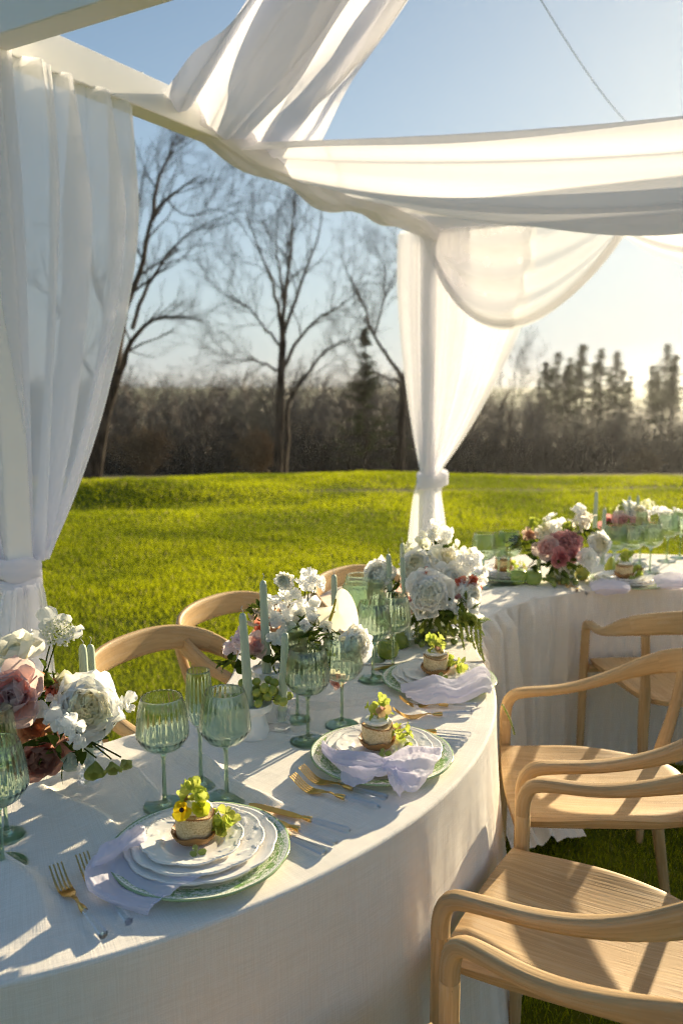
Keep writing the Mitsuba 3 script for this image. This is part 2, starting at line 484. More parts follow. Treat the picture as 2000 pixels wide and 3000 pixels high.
def bare_tree(label, Y, limbs, seed, twig, dens=1.0, group=None):
    R = np.random.default_rng(seed)
    t = thing('bare_tree', label, 'tree', group)
    trunk, crown = [], []
    for k, (px, r0, r1) in enumerate(limbs):
        pts = [at(x, y, Y) + [0, dy, 0] for x, y, dy in px]
        S = trunk if k == 0 else crown
        if k == 0:
            P = spline(pts, 10)
            rad = np.linspace(r0, r1, 10)
            for q in range(9):
                S.append((*P[q], *P[q + 1], rad[q], rad[q + 1]))
        else:
            limb(S, pts, r0, r1, R, twig=twig, dens=dens)
    part(t, 'trunk', shape(segs(trunk, 10), 'bark'))
    part(t, 'crown', shape(segs(crown, 5), 'bark', smooth=False))
    return t


Yt = 26.0
bare_tree('large dark bare tree beside the left curtain with leaning trunk and long side limb', Yt, [
    ([(207, 1150, 0), (215, 1080, 0), (228, 1000, 0), (246, 920, 0), (262, 880, 0)], 0.30, 0.20),
    ([(262, 880, 0), (268, 800, .2), (285, 690, .4), (318, 590, .6), (345, 500, .3), (385, 455, 0), (470, 410, -.5)], 0.16, 0.02),
    ([(345, 500, .3), (350, 430, .4), (375, 350, .6), (405, 270, .6)], 0.08, 0.015),
    ([(258, 890, 0), (285, 850, -.4), (315, 790, -.8), (355, 748, -1), (420, 735, -1.2), (500, 748, -1.4)], 0.12, 0.012),
    ([(318, 760, -.8), (360, 660, -1), (385, 620, -1), (440, 560, -1.2), (530, 520, -1.4)], 0.075, 0.012),
    ([(262, 840, 0), (225, 700, .5), (180, 560, .8), (150, 420, 1)], 0.12, 0.015),
    ([(246, 920, 0), (180, 820, .4), (110, 700, .8), (60, 560, 1.2)], 0.10, 0.015),
    ([(385, 455, 0), (420, 490, .3), (500, 470, .5), (540, 500, .6)], 0.03, 0.008),
    ([(290, 660, .4), (300, 540, .5), (310, 420, .8), (330, 310, 1)], 0.06, 0.01)], 11, 1.25)
bare_tree('tall bare tree in the middle with straight trunk and a fan of upright branches', Yt, [
    ([(637, 1150, 0), (638, 1060, 0), (642, 960, 0), (645, 860, 0), (650, 780, 0)], 0.175, 0.11),
    ([(648, 800, 0), (640, 720, .2), (620, 640, .3), (590, 560, .5), (560, 480, .6)], 0.075, 0.012),
    ([(650, 780, 0), (652, 690, 0), (665, 600, -.2), (672, 520, -.3), (680, 440, -.4)], 0.08, 0.012),
    ([(650, 770, 0), (680, 690, -.4), (710, 610, -.7), (735, 540, -.9), (745, 470, -1)], 0.065, 0.012),
    ([(646, 850, 0), (690, 770, .5), (740, 720, .8), (800, 680, 1), (850, 630, 1.1)], 0.07, 0.012),
    ([(650, 1100, .3), (657, 1000, .4), (668, 910, .5), (700, 860, .6), (750, 800, .7), (800, 775, .8)], 0.11, 0.02),
    ([(646, 860, 0), (610, 835, -.5), (560, 830, -.8), (510, 835, -1)], 0.05, 0.01),
    ([(648, 800, 0), (600, 740, -.3), (560, 700, -.6), (520, 690, -.8)], 0.05, 0.01),
    ([(652, 720, 0), (640, 620, .4), (630, 520, .6), (640, 450, .8)], 0.05, 0.01)], 12, 1.15)
bare_tree('bare tree with a forked trunk standing just left of the far curtain', Yt + 1, [
    ([(920, 1150, 0), (920, 1050, 0), (922, 960, 0), (926, 875, 0)], 0.15, 0.11),
    ([(926, 875, 0), (890, 820, .2), (860, 770, .4), (835, 700, .5), (800, 630, .6), (780, 560, .7)], 0.075, 0.012),
    ([(926, 875, 0), (938, 800, -.3), (945, 720, -.5), (930, 640, -.6), (900, 560, -.6)], 0.075, 0.012),
    ([(920, 880, 0), (870, 860, -.4), (830, 830, -.6), (800, 770, -.8)], 0.05, 0.01),
    ([(938, 800, -.3), (970, 740, -.1), (1010, 680, .2), (1040, 620, .4)], 0.05, 0.01),
    ([(860, 770, .4), (880, 690, .5), (880, 600, .6), (850, 530, .7)], 0.045, 0.01)], 13, 1.0)
bare_tree('slender leafless sapling right of the far curtain against the pale sky', 30.0, [
    ([(1165, 1150, 0), (1168, 1050, 0), (1172, 950, 0)], 0.06, 0.04),
    ([(1172, 950, 0), (1185, 880, .2), (1190, 830, .3), (1215, 790, .3)], 0.03, 0.008),
    ([(1172, 950, 0), (1150, 900, -.2), (1140, 850, -.3), (1130, 800, -.4)], 0.028, 0.008),
    ([(1172, 930, 0), (1200, 890, -.2), (1225, 850, -.3)], 0.02, 0.006)], 14, 0.7, 0.8)


def small_tree(R, h):
    S = []
    p = np.zeros(3)
    d = np.array([R.normal(0, .06), R.normal(0, .06), 1.0])
    r = h * 0.016
    n = 7
    for k in range(n):
        d = d + R.normal(0, .07, 3)
        d /= np.linalg.norm(d)
        q = p + d * h * 0.82 / n
        S.append((*p, *q, r * (1 - .8 * k / n), r * (1 - .8 * (k + 1) / n)))
        if k > 0:
            for _ in range(5):
                a = R.uniform(0, 2 * PI)
                e = np.array([math.cos(a), math.sin(a), R.uniform(.5, 1.6)])
                e /= np.linalg.norm(e)
                grow(S, p + (q - p) * R.random(), e, h * R.uniform(.12, .26), r * .4, 2, R, .05, .25, 2)
        p = q
    S = np.array(S)
    S[:, 6:] = np.maximum(S[:, 6:], 0.010)
    return segs(S, 3)


scene['wood_bark'] = {'type': 'twosided', 'bsdf': {'type': 'principled', 'base_color': rgb(0.115, 0.078, 0.052), 'roughness': 0.95, 'specular': 0.05}}
R = np.random.default_rng(21)
kinds = [small_tree(R, 1.0 * 9) for _ in range(5)]
forest = []
WOODTONES = np.array([(.125, .085, .058), (.085, .062, .048), (.15, .11, .075), (.06, .05, .042), (.11, .095, .06)])
for k in range(600):
    y = R.uniform(46, 82)
    x = R.uniform(-0.78, 0.78) * y
    base = ground_z(x, y)
    top_el = 0.000 + 0.026 * meshkit.fbm(np.array([[x / y * 14, y * .1, 0]]), 3, 4)[0]
    top_el -= 0.040 * float(smooth_np(.18, .27, x / y))
    want = (1.58 + top_el * y - base) / 9
    forest.append(put(tinted(kinds[R.integers(5)], WOODTONES[R.integers(len(WOODTONES))] * R.uniform(.7, 1.25)), (x, y, base - .1), rotmat([0, 0, 1], R.uniform(0, 6.28)), float(want * R.uniform(.72, 1.10))))
scene['woodland'] = shape(cat(forest), 'solid_colour', smooth=False)
labels['woodland'] = {'label': 'dark leafless wood closing the view behind the lawn', 'kind': 'stuff', 'category': 'woodland'}

# undergrowth of the wood's edge: thickets of fine shoots
S = []
for k in range(24000):
    y = R.uniform(46, 80)
    x = R.uniform(-0.78, 0.78) * y
    z = float(ground_z(x, y))
    h = abs(R.normal(0, 1)) * 1.0 + .4
    d = np.array([R.normal(0, .35), R.normal(0, .35), 1.0])
    S.append((x, y, z, x + d[0] * h, y + d[1] * h, z + h, .075, .03))
scene['undergrowth'] = shape(segs(S, 3), 'bark', smooth=False)
labels['undergrowth'] = {'label': 'dark brush and shoots filling the edge of the wood', 'kind': 'stuff', 'category': 'undergrowth'}


scene['dry_twig'] = {'type': 'twosided', 'bsdf': {'type': 'principled', 'base_color': rgb(0.17, 0.115, 0.065), 'roughness': 0.9, 'specular': 0.1}}


def tan_shrub(label, x, y, Y, h, w, seed):
    R = np.random.default_rng(seed)
    c = at(x, y, Y)
    t = thing('shrub', label, 'shrub')
    S, st = [], []
    for k in range(60):
        a = R.uniform(0, 2 * PI)
        tilt = R.uniform(0, .75)
        d = np.array([math.cos(a) * math.sin(tilt), math.sin(a) * math.sin(tilt), math.cos(tilt)])
        st.append((*c, *(c + d * h * .5), .03, .02))
        grow(S, c + d * h * R.uniform(.15, .5), d, h * R.uniform(.35, .5), .022, 2, R, .02, .3, 3)
    S = np.array(S)
    S[:, 6:] = np.maximum(S[:, 6:], .012)
    part(t, 'stem', shape(segs(st, 4), 'dry_twig', smooth=False))
    part(t, 'crown', shape(segs(S, 3), 'dry_twig', smooth=False))


tan_shrub('tan leafless shrub at the wood edge between the left tree and the middle tree', 335, 1105, 42, 2.6, 2, 31)
tan_shrub('pale tan bush directly left of the middle tree trunk', 588, 1100, 40, 2.1, 2, 32)
tan_shrub('tan leafless bush at the foot of the right hand pines', 1468, 1105, 46, 1.6, 2, 33)


def needles(R, centers, rad, n, size):
    c = centers[R.integers(0, len(centers), n)]
    p = c + R.normal(0, 1, (n, 3)) * rad
    d = R.normal(0, 1, (n, 3))
    d[:, 2] *= .5
    d /= np.linalg.norm(d, axis=1, keepdims=True)
    s = np.cross(d, R.normal(0, 1, (n, 3)))
    s /= np.linalg.norm(s, axis=1, keepdims=True)
    L = size * R.uniform(.6, 1.5, (n, 1))
    V = np.stack([p - s * L * .16, p + s * L * .16, p + d * L], 1).reshape(-1, 3)
    F = np.arange(n * 3).reshape(-1, 3)
    g = R.random((n, 1))
    col = np.repeat((1 - g) * np.array([[.020, .030, .012]]) + g * np.array([[.055, .07, .022]]), 3, 0)
    return V, F, np.zeros((n * 3, 2)), col


def pine(label, x, ytop, Y, seed, crown_from=.45, spread=.14, n=2600, group=None, name='pine_tree'):
    R = np.random.default_rng(seed)
    top = at(x, ytop, Y)
    base = np.array([top[0], Y, float(ground_z(top[0], Y))])
    h = top[2] - base[2]
    t = thing(name, label, 'tree', group)
    ks = np.linspace(0, 1, 9)
    P = base + (top - base) * ks[:, None] + np.c_[np.cumsum(R.normal(0, .012, 9)) * h * .3, np.zeros(9), np.zeros(9)]
    rad = h * .011 * (1 - .85 * ks) + .012
    part(t, 'trunk', shape(segs([(*P[k], *P[k + 1], rad[k], rad[k + 1]) for k in range(8)], 7), 'bark'))
    S, C = [], []
    for k in range(110):
        f = crown_from + (.99 - crown_from) * R.random() ** 1.1
        p = base + (np.array([np.interp(f, ks, P[:, 0]), Y, 0]) - [base[0], base[1], 0]) * [1, 0, 0] + [0, 0, h * f]
        a = R.uniform(0, 2 * PI)
        L = h * spread * (.05 + .95 * max(0, 1.0 - (f - crown_from) / (1 - crown_from)) ** 1.1) * R.uniform(.2, 1.25)
        d = np.array([math.cos(a), math.sin(a), R.uniform(-.1, .45)])
        q = p + d * L
        S.append((*p, *q, .022, .01))
        for m in (.3, .45, .6, .72, .84, .94, 1.0):
            C.append(p + d * L * m)
    part(t, 'branches', shape(segs(S, 4), 'bark', smooth=False))
    part(t, 'crown', shape(needles(R, np.array(C), np.array([h * .012, h * .012, h * .004]), n, h * .018), 'leaf', smooth=False))


pl = [(1242, 868), (1270, 846), (1299, 838), (1330, 826), (1364, 834), (1401, 842), (1431, 848), (1512, 850), (1541, 838), (1256, 832), (1284, 806), (1310, 822), (1347, 790), (1382, 800), (1418, 806), (1447, 862), (1497, 836), (1526, 788), (1556, 812)]
ORD = 'first second third fourth fifth sixth seventh eighth ninth tenth eleventh twelfth thirteenth fourteenth fifteenth sixteenth seventeenth eighteenth nineteenth'.split()
pl.sort()
for k, (x, yt) in enumerate(pl):
    pine('tall thin pine, ' + ORD[k] + ' from the left in the row right of the far curtain', x, yt, 58 + (k * 7) % 9, 40 + k, .34 + .26 * ((k * 37) % 10) / 10, .14 + .07 * ((k * 53) % 10) / 10, 3000, 'tall pines on the right of the wood')
pine('loose dark evergreen between the middle tree and the far curtain', 842, 752, 36, 61, .06, .27, 8000, None, 'evergreen_tree')

# ================================================================ pergola
PL, PF = np.array([-1.01, 2.5]), np.array([0.57, 5.2])
D1 = (PF - PL) / np.linalg.norm(PF - PL)
D2 = np.array([D1[1], -D1[0]])
SPAN2 = 3.2
ZB = 2.515                       # underside of the beams


def beam_mesh(a, b, z0, w=0.09, h=0.115):
    a, b = np.array(a), np.array(b)
    L = np.linalg.norm(b - a)
    v, f = rbox(L, w, h, 0.006)
    u = (b - a) / L
    M = np.array([[u[0], u[1], 0], [-u[1], u[0], 0], [0, 0, 1]])
    return v @ M + [*(a + b) / 2, z0 + h / 2], f


pergola = thing('pergola', 'white painted timber pergola framing the tables', 'pergola')
PR, PN = PF + D2 * SPAN2, PL + D2 * SPAN2
for p in (PL, PF, PR, PN):
    v, f = rbox(ZB + 0.3, 0.092, 0.092, 0.006)
    v = np.stack([v[:, 1] * D1[0] - v[:, 2] * D1[1], v[:, 1] * D1[1] + v[:, 2] * D1[0], v[:, 0]], -1) + [*p, (ZB + 0.3) / 2 - 0.3]
    part(pergola, 'post', shape((v, f), 'paint', 30))
part(pergola, 'beam', shape(beam_mesh(PL - D1 * .05, PF + D1 * .05, ZB), 'paint', 30))
part(pergola, 'beam', shape(beam_mesh(PN - D1 * .05, PR + D1 * .05, ZB), 'paint', 30))
part(pergola, 'beam', shape(beam_mesh(PL + D2 * .052, PN - D2 * .052, ZB), 'paint', 30))
part(pergola, 'beam', shape(beam_mesh(PF + D2 * .052, PR - D2 * .052, ZB), 'paint', 30))
for t_ in (0.24, 0.62, 0.92, 1.2):   # screw heads along the top of the left beam
    c = PL + D1 * t_
    part(pergola, 'screw', shape(put(tm(trimesh.creation.cylinder(radius=.006, height=.012, sections=8)), (*(c + D2 * .02), ZB + .12)), 'steel', 30))

w0, w1 = at(1225, -30, 4.2), at(1458, 300, 6.6)
t = thing('guy_wire', 'thin grey wire running up across the sky at upper right', 'wire')
scene[t] = shape(tube(np.linspace(w0, w1, 12) - np.array([[0, 0, 1.0]]) * (.05 * (1 - np.linspace(-1, 1, 12) ** 2))[:, None], 0.0030, 6), 'steel')
# ---------------------------------------------------------------- curtains


def foldnoise(u, seed, k):
    R = np.random.default_rng(seed)
    s = np.zeros_like(u)
    for m, a in ((k, 1.0), (k * 1.7, .45), (k * 2.9, .25), (k * .45, .7), (k * 5.7, .10)):
        s = s + a * np.sin(2 * PI * m * u + R.uniform(0, 6.28))
    return s / 1.6


def drape(topA, topB, knot, width, seed, k=6, power=2.6, nu=200, nv=70, amp=.03, bulge=.05, rot=None):
    """a curtain hung between topA and topB and gathered at knot (width = gathered width)"""
    topA, topB, knot = (np.asarray(q, float) for q in (topA, topB, knot))
    u, v = np.linspace(0, 1, nu)[:, None], np.linspace(0, 1, nv)[None, :]
    ax = (topB - topA)
    L = np.linalg.norm(ax)
    ax = ax / L
    nrm = np.cross(ax, [0, 0, 1])
    g = (1 - v ** power) * (1 + bulge * np.sin(PI * np.clip(v * 1.6, 0, 1)))
    e = v ** power
    uu = u + .012 * np.sin(9 * u + 2 * v)
    top = topA[None, None] + (uu * L)[..., None] * ax
    off = (uu - .5) * width
    bot = knot[None, None] + off[..., None] * ax
    z = topA[2] + (knot[2] - topA[2]) * v
    Pm = top * g[..., None] + bot * e[..., None] if bulge == 0 else bot + (top - bot) * g[..., None]
    Pm = Pm + 0 * u[..., None]
    Pm[..., 2] = z + 0 * u
    a = amp * (1 - .45 * v) * (0.35 + .65 * np.clip(v * 4, 0, 1))
    w = foldnoise(u + .03 * v * np.sin(5 * u), seed, k) * a + foldnoise(u, seed + 5, k * .6) * a * .5 * np.sin(PI * v)
    s = foldnoise(u + .02 * v, seed + 9, k) * .62 * a
    Pm = Pm + nrm * w[..., None] + ax * s[..., None]
    return grid(Pm)


def skirt(knot, z1, w0, w1, ax, seed, k=5, amp=.025, shift=0.0):
    ax = np.array([*ax, 0.0])
    nrm = np.cross(ax, [0, 0, 1])
    u, v = np.linspace(0, 1, 120)[:, None], np.linspace(0, 1, 40)[None, :]
    w = w0 + (w1 - w0) * v ** .65
    Pm = np.asarray(knot, float)[None, None] + ((u - .5) * w + shift * v)[..., None] * ax
    Pm[..., 2] = knot[2] + (z1 - knot[2]) * v + 0 * u
    Pm = Pm + nrm * (foldnoise(u, seed, k) * amp * (.5 + .5 * v))[..., None]
    return grid(Pm)


def sash(c, w, d, ax, seed, n=3):
    """a few turns of gathered cloth about a post"""
    out = []
    nrm = np.array([ax[1], -ax[0]])
    R = np.random.default_rng(seed)
    for k in range(n):
        th = np.linspace(0, 2 * PI, 40)
        zz = c[2] - .026 * k + .012 * np.sin(th * 1 + R.uniform(0, 6)) + .004 * np.sin(5 * th + k)
        Pm = np.stack([c[0] + np.sign(np.cos(th)) * np.abs(np.cos(th)) ** .7 * w * ax[0] + np.sign(np.sin(th)) * np.abs(np.sin(th)) ** .7 * d * nrm[0],
                       c[1] + np.sign(np.cos(th)) * np.abs(np.cos(th)) ** .7 * w * ax[1] + np.sign(np.sin(th)) * np.abs(np.sin(th)) ** .7 * d * nrm[1], zz], -1)
        out.append(sweep(Pm, .022 + .003 * np.sin(7 * th), .042 + .006 * np.sin(4 * th + k), (0, 0, 1), 12, 2.2, False))
    return cat(out)


def P3(p, z):
    return np.array([p[0], p[1], z])


c1 = thing('curtain', 'sheer white curtain hung from the beam and tied back at the left post', 'curtain', 'curtains tied back at the pergola posts')
scene[c1] = shape(drape(P3(PL - D1 * .02 + D2 * .060, ZB + .01), P3(PL + D1 * .56 + D2 * .03, ZB + .01), P3(PL + D1 * .085 + D2 * .01, 1.045), .05, 101, 4.6, 2.4, amp=.060), 'sheer')
part(c1, 'panel', shape(drape(P3(PL - D1 * .55, ZB - .01), P3(PL - D1 * .06, ZB - .01), P3(PL - D1 * .07, 1.05), .05, 102, 5, 2.4, amp=.05), 'sheer'))
part(c1, 'tie', shape(sash((*PL, 1.045), .075, .066, D1, 5, 3), 'voile'))
part(c1, 'skirt', shape(skirt(P3(PL - D2 * .0 - D1 * .03 + D2 * .085, 0.99), 0.02, .14, .34, D1, 103, 4, .03, -.05), 'sheer'))
part(c1, 'skirt', shape(skirt(P3(PL + D1 * .07, 0.98), 0.02, .03, .12, D1, 104, 3, .02, .03), 'sheer'))
c2 = thing('curtain', 'sheer white curtain tied back at the far post behind the second table', 'curtain', 'curtains tied back at the pergola posts')
labels[c1]['label'] = 'sheer white curtain hung from the beam and tied back at the left post'
scene[c2] = shape(drape(P3(PF - D2 * .20 - D1 * .07, ZB - .0), P3(PF + D2 * .62 - D1 * .05, ZB - .0), P3(PF + D2 * .01 - D1 * .06, 1.04), .10, 111, 4.6, 2.1, amp=.042), 'sheer')
part(c2, 'panel', shape(drape(P3(PF - D2 * .21 - D1 * .10, ZB - .02), P3(PF + D2 * .25 - D1 * .09, ZB - .02), P3(PF - D1 * .07, 1.05), .10, 113, 5, 2.2, amp=.02), 'voile'))
part(c2, 'tie', shape(sash((*PF, 1.035), .085, .075, D2, 6, 3), 'voile'))
part(c2, 'skirt', shape(skirt(P3(PF - D1 * .07, 0.985), 0.0, .15, .40, D2, 112, 5, .022, .03), 'sheer'))

# ---------------------------------------------------------------- swags over the roof


def swag_sheet(A0, A1, B0, B1, sag, seed, k, amp, nu=130, nv=90, roll=0.0, edge=.0, gather=.0):
    """sheet from the line A0-A1 (v = 0) to the line B0-B1 (v = 1), hanging by sag, pleated along its run"""
    A0, A1, B0, B1 = (np.asarray(q, float) for q in (A0, A1, B0, B1))
    u, v = np.linspace(0, 1, nu)[:, None], np.linspace(0, 1, nv)[None, :]
    Pm = ((1 - u) * (1 - v))[..., None] * A0 + (u * (1 - v))[..., None] * A1 + ((1 - u) * v)[..., None] * B0 + (u * v)[..., None] * B1
    sg = sag(u) if callable(sag) else sag
    Pm[..., 2] -= sg * 4 * v * (1 - v) * (1 + 0 * u)
    acr = (A1 - A0) / np.linalg.norm(A1 - A0)
    run = (B0 + B1 - A0 - A1)
    run /= np.linalg.norm(run)
    nrm = np.cross(acr, run)
    nrm /= np.linalg.norm(nrm)
    f = foldnoise(u + .10 * np.sin(2.2 * v + 3 * u), seed, k) + .55 * foldnoise(u + .25 * v, seed + 3, k * .55) * np.sin(PI * v)
    Pm = Pm + nrm * (f * amp * (.55 + .45 * np.sin(PI * v)))[..., None] + acr * (foldnoise(u, seed + 7, k) * amp * .5 * (.3 + np.sin(PI * v)))[..., None]
    if roll:
        e = np.exp(-u / .07) + np.exp(-(1 - u) / .07)
        Pm[..., 2] -= roll * e * (.4 + .6 * np.sin(PI * v))
    return grid(Pm)


def L1(t, dz=0.0, off=0.0):
    p = PL + (PF - PL) * t + D2 * off
    return np.array([p[0], p[1], ZB + .06 + dz])


def L2(s, dz=0.0):
    p = PL + D2 * s
    return np.array([p[0], p[1], ZB + .06 + dz])


def L4(s, dz=0.0, off=0.0):
    p = PF + D2 * s - D1 * off
    return np.array([p[0], p[1], ZB + .06 + dz])


def L3(t, dz=0.0):
    p = PN + (PR - PN) * t
    return np.array([p[0], p[1], ZB + .06 + dz])


s1 = thing('fabric_swag', 'creamy white cloth swag rising overhead to the top of the picture', 'swag')
scene[s1] = shape(swag_sheet(L1(.235, -.01), L1(.545, -.03), L2(1.22, .10), L2(1.66, .10), .0, 201, 3.0, .075), 'voile')
s2 = thing('fabric_swag', 'wide white cloth swag sagging across the roof from the left beam to the right', 'swag')
scene[s2] = shape(swag_sheet(L1(.36, -.05), L1(.80, -.05), L3(.25, -.40), L3(.72, .02), lambda u: .03 + .25 * u + .07 * np.sin(PI * u), 202, 2.6, .075, roll=.03), 'voile')
# the same cloth wound along the beam


def wrap_mesh(a, b, seed):
    ts = np.linspace(a, b, 220)
    R = np.random.default_rng(seed)
    th = np.linspace(0, 2 * PI, 81)
    rows = []
    for t_ in ts:
        c = PL + (PF - PL) * t_
        e = np.clip((t_ - a) / .12, 0, 1)
        rx = .058 + .026 * e + .016 * np.sin(9 * t_ + 1)
        rz = .068 + .034 * e + .016 * np.sin(13 * t_) + .012 * np.sin(31 * t_ + 2)
        cx = np.sign(np.cos(th)) * np.abs(np.cos(th)) ** .8
        cz = np.sign(np.sin(th)) * np.abs(np.sin(th)) ** .8
        wr = 1 + e * (.09 * np.sin(4 * th + 26 * t_) + .07 * np.sin(7 * th - 17 * t_ + 1) + .03 * np.sin(13 * th + 40 * t_))
        rows.append(np.stack([c[0] + D2[0] * cx * rx * wr, c[1] + D2[1] * cx * rx * wr, ZB + .05 - .012 * e + cz * rz * wr], -1))
    return grid(np.array(rows))


s3 = thing('fabric_wrap', 'white cloth wound along the left beam towards the far post', 'wrap')
scene[s3] = shape(wrap_mesh(.285, 1.03, 4), 'voile')


def scallop(a, b, drop, seed, nu=160, nv=60, off=.06, dz=0.0, skew=0.0):
    """cloth hanging in a loop from the far beam between a and b"""
    u, v = np.linspace(0, 1, nu)[:, None], np.linspace(0, 1, nv)[None, :]
    A, B = L4(a, dz, off), L4(b, dz, off)
    uu = u + skew * np.sin(PI * u) * v
    Pm = A[None, None] + (uu[..., None]) * (B - A)
    cat_ = np.sin(PI * u) ** .72
    Pm[..., 2] -= drop * v ** 1.0 * cat_ + .05 * v
    lim = .05 * np.sin(PI * u) * np.sin(2 * PI * 3.5 * v + 3 * u) * (.3 + .7 * v)
    Pm = Pm - np.array([D1[0], D1[1], 0]) * (lim + .10 * v * np.sin(PI * u))[..., None]
    return grid(Pm)


s4 = thing('fabric_swag', 'sheer white swag looping down from the far beam right of the far post', 'swag')
scene[s4] = shape(scallop(-.05, 1.16, .62, 5, skew=-.05), 'gauze')
hem = scallop(-.05, 1.16, .62, 5, skew=-.05)[0].reshape(160, 60, 3)[:, -5:]
part(s4, 'hem', shape(sweep(hem.mean(1) + [0, 0, .012], .016, .045, (0, 0, 1), 10, 2.2), 'gauze'))
s5 = thing('fabric_swag', 'shallow white swag on the far beam at the right edge of the picture', 'swag')
scene[s5] = shape(scallop(.98, 2.3, .36, 6, dz=.0), 'voile')
s6 = thing('fabric_swag', 'pale backlit canopy cloth lying behind the wide swag above the far post', 'swag')
scene[s6] = shape(swag_sheet(L1(.66, -.06), L1(.985, -.06), L3(.72, .02), L3(1.0, .02), .06, 207, 2.0, .02), 'gauze')

# ================================================================ tables under cloths
C1, RI1, RO1 = np.array([-0.947, 2.342]), 0.63, 1.378
C2 = C1 + 2.215 * np.array([math.cos(math.radians(4.1)), math.sin(math.radians(4.1))])
RI2, RO2 = 0.835, 1.585
ZT = 0.76


def ring_cloth(C, ri, ro, a0, a1, zt, seed, inner_fold, outer_fold, n=900, end_pleats=None, floor=0.005, flare_in=.05, flare_out=.05):
    """closed cloth over a ring sector: inner drop, rounded edge, top, rounded edge, outer drop"""
    a = np.radians(np.linspace(a0, a1, n))[:, None]
    rows = []
    zf = np.concatenate([np.linspace(0, 1, 34)])
    e = .008
    prof = []                       # (side, r, z, depth below the edge 0..1)
    for q in zf[:-1]:
        prof.append((-1, ri, floor + (zt - e - floor) * q, 1 - q))
    for k in range(6):
        b = PI - k / 5 * PI / 2
        prof.append((0, ri + e + e * math.cos(b), zt - e + e * math.sin(b), 0))
    for q in np.linspace(0, 1, 46)[1:-1]:
        prof.append((0, ri + e + (ro - ri - 2 * e) * q, zt, 0))
    for k in range(6):
        b = PI / 2 - k / 5 * PI / 2
        prof.append((0, ro - e + e * math.cos(b), zt - e + e * math.sin(b), 0))
    for q in zf[1:]:
        prof.append((1, ro, zt - e - (zt - e - floor) * q, q))
    pr = np.array(prof)
    side, r, z, dp = (pr[None, :, k] for k in range(4))
    arc_o, arc_i = a * ro, a * ri
    fo = foldnoise(arc_o / 2.4, seed, 9) * .5 + .5 * foldnoise(arc_o / 2.4 + .02, seed + 1, 4)
    fi = np.abs(foldnoise(arc_i / 1.5, seed + 2, 8)) * .7 + .5 * foldnoise(arc_i / 1.5, seed + 3, 14)
    amp_o = outer_fold(np.degrees(a))
    amp_i = inner_fold(np.degrees(a))
    dpo = dp ** 1.35
    R = r + (side > 0) * (fo * amp_o * dpo + flare_out * dp ** 1.6) - (side < 0) * (fi * amp_i * smooth01(dp, 0, .05) * (.35 + .65 * dp) + flare_in * dp ** 1.6)
    Z = z + 0 * a
    # floor breaks of the cloth
    Xx, Yy = C[0] + R * np.cos(a), C[1] + R * np.sin(a)
    top = np.clip((Z - (zt - .03)) / .03, 0, 1) * (np.abs(side) == 0)
    p3 = np.stack([Xx * 3.2, Yy * 3.2, 0 * Xx], -1)
    ridge = 0
    for (ax_, ay_, bx_, by_, hgt, wid) in RIDGES:
        d = np.array([bx_ - ax_, by_ - ay_])
        L = np.hypot(*d)
        tt = ((Xx - ax_) * d[0] + (Yy - ay_) * d[1]) / L ** 2
        wob = .012 * np.sin(7 * tt + ax_ * 9)
        dist = ((Xx - ax_) * -d[1] + (Yy - ay_) * d[0]) / L + wob
        asym = np.where(dist > 0, wid * .55, wid * 1.5)
        ridge = ridge + hgt * np.exp(-(dist / asym) ** 2) * smooth01(tt, -.05, .12) * (1 - smooth01(tt, .85, 1.1))
    Z = Z + top * (ridge + .0022 * (meshkit.fbm(p3 * 1.6, 3, seed) - .5))
    # shallow creases on the drops
    cr = meshkit.fbm(np.stack([a * ro * 7 + 0 * Z, Z * 2.0, 0 * R], -1), 3, seed + 20) - .5
    R2 = R + (np.abs(side) > 0) * cr * .016 * np.minimum(dp * 4, 1)
    Pm = np.stack([C[0] + R2 * np.cos(a), C[1] + R2 * np.sin(a), Z], -1)
    s = np.concatenate([[0], np.cumsum(np.hypot(np.diff(pr[:, 1]), np.diff(pr[:, 2])))])
    uv = np.stack([np.broadcast_to(a * ro, R.shape), np.broadcast_to(s[None], R.shape)], -1)
    v, f, uv = grid(Pm, uv=uv)
    return v, f, uv


def smooth01(x, a, b):
    t = np.clip((x - a) / (b - a), 0, 1)
    return t * t * (3 - 2 * t)


def rg(x0, y0, x1, y1, h, w):
    a, b = on(x0, y0, ZT), on(x1, y1, ZT)
    return (a[0], a[1], b[0], b[1], h, w)


RIDGES = [rg(225, 1745, 385, 1835, 0.0230, .016), rg(90, 1800, 320, 1960, 0.0161, .022), rg(380, 1725, 640, 1850, 0.0184, .016), rg(300, 1690, 560, 1780, 0.0138, .016),
          rg(560, 1690, 720, 1690, 0.0138, .010), rg(640, 1620, 880, 1615, 0.0138, .010), rg(860, 1590, 1000, 1650, 0.0069, .02), rg(-60, 1900, 120, 2120, 0.0149, .03)]
tc1 = thing('tablecloth', 'off white linen cloth falling to the grass from the curved table in front', 'tablecloth', None)
scene[tc1] = shape(ring_cloth(C1, RI1, RO1, -112, 7.2, ZT, 301, lambda d: .03 + 0 * d, lambda d: .022 + .034 * smooth01(d, -42, -12), 900), 'linen')
tc2 = thing('tablecloth', 'off white linen cloth with deep pleats on the curved table further back', 'tablecloth', None)
RIDGES = [rg(1150, 1360, 1300, 1395, 0.0092, .02), rg(1120, 1395, 1200, 1400, 0.0069, .015)]
scene[tc2] = shape(ring_cloth(C2, RI2, RO2, 185.5, -25, ZT + .004, 305, lambda d: .026 + .115 * smooth01(d, 115, 150), lambda d: .03 + 0 * d, 1200, flare_in=-.02), 'linen')
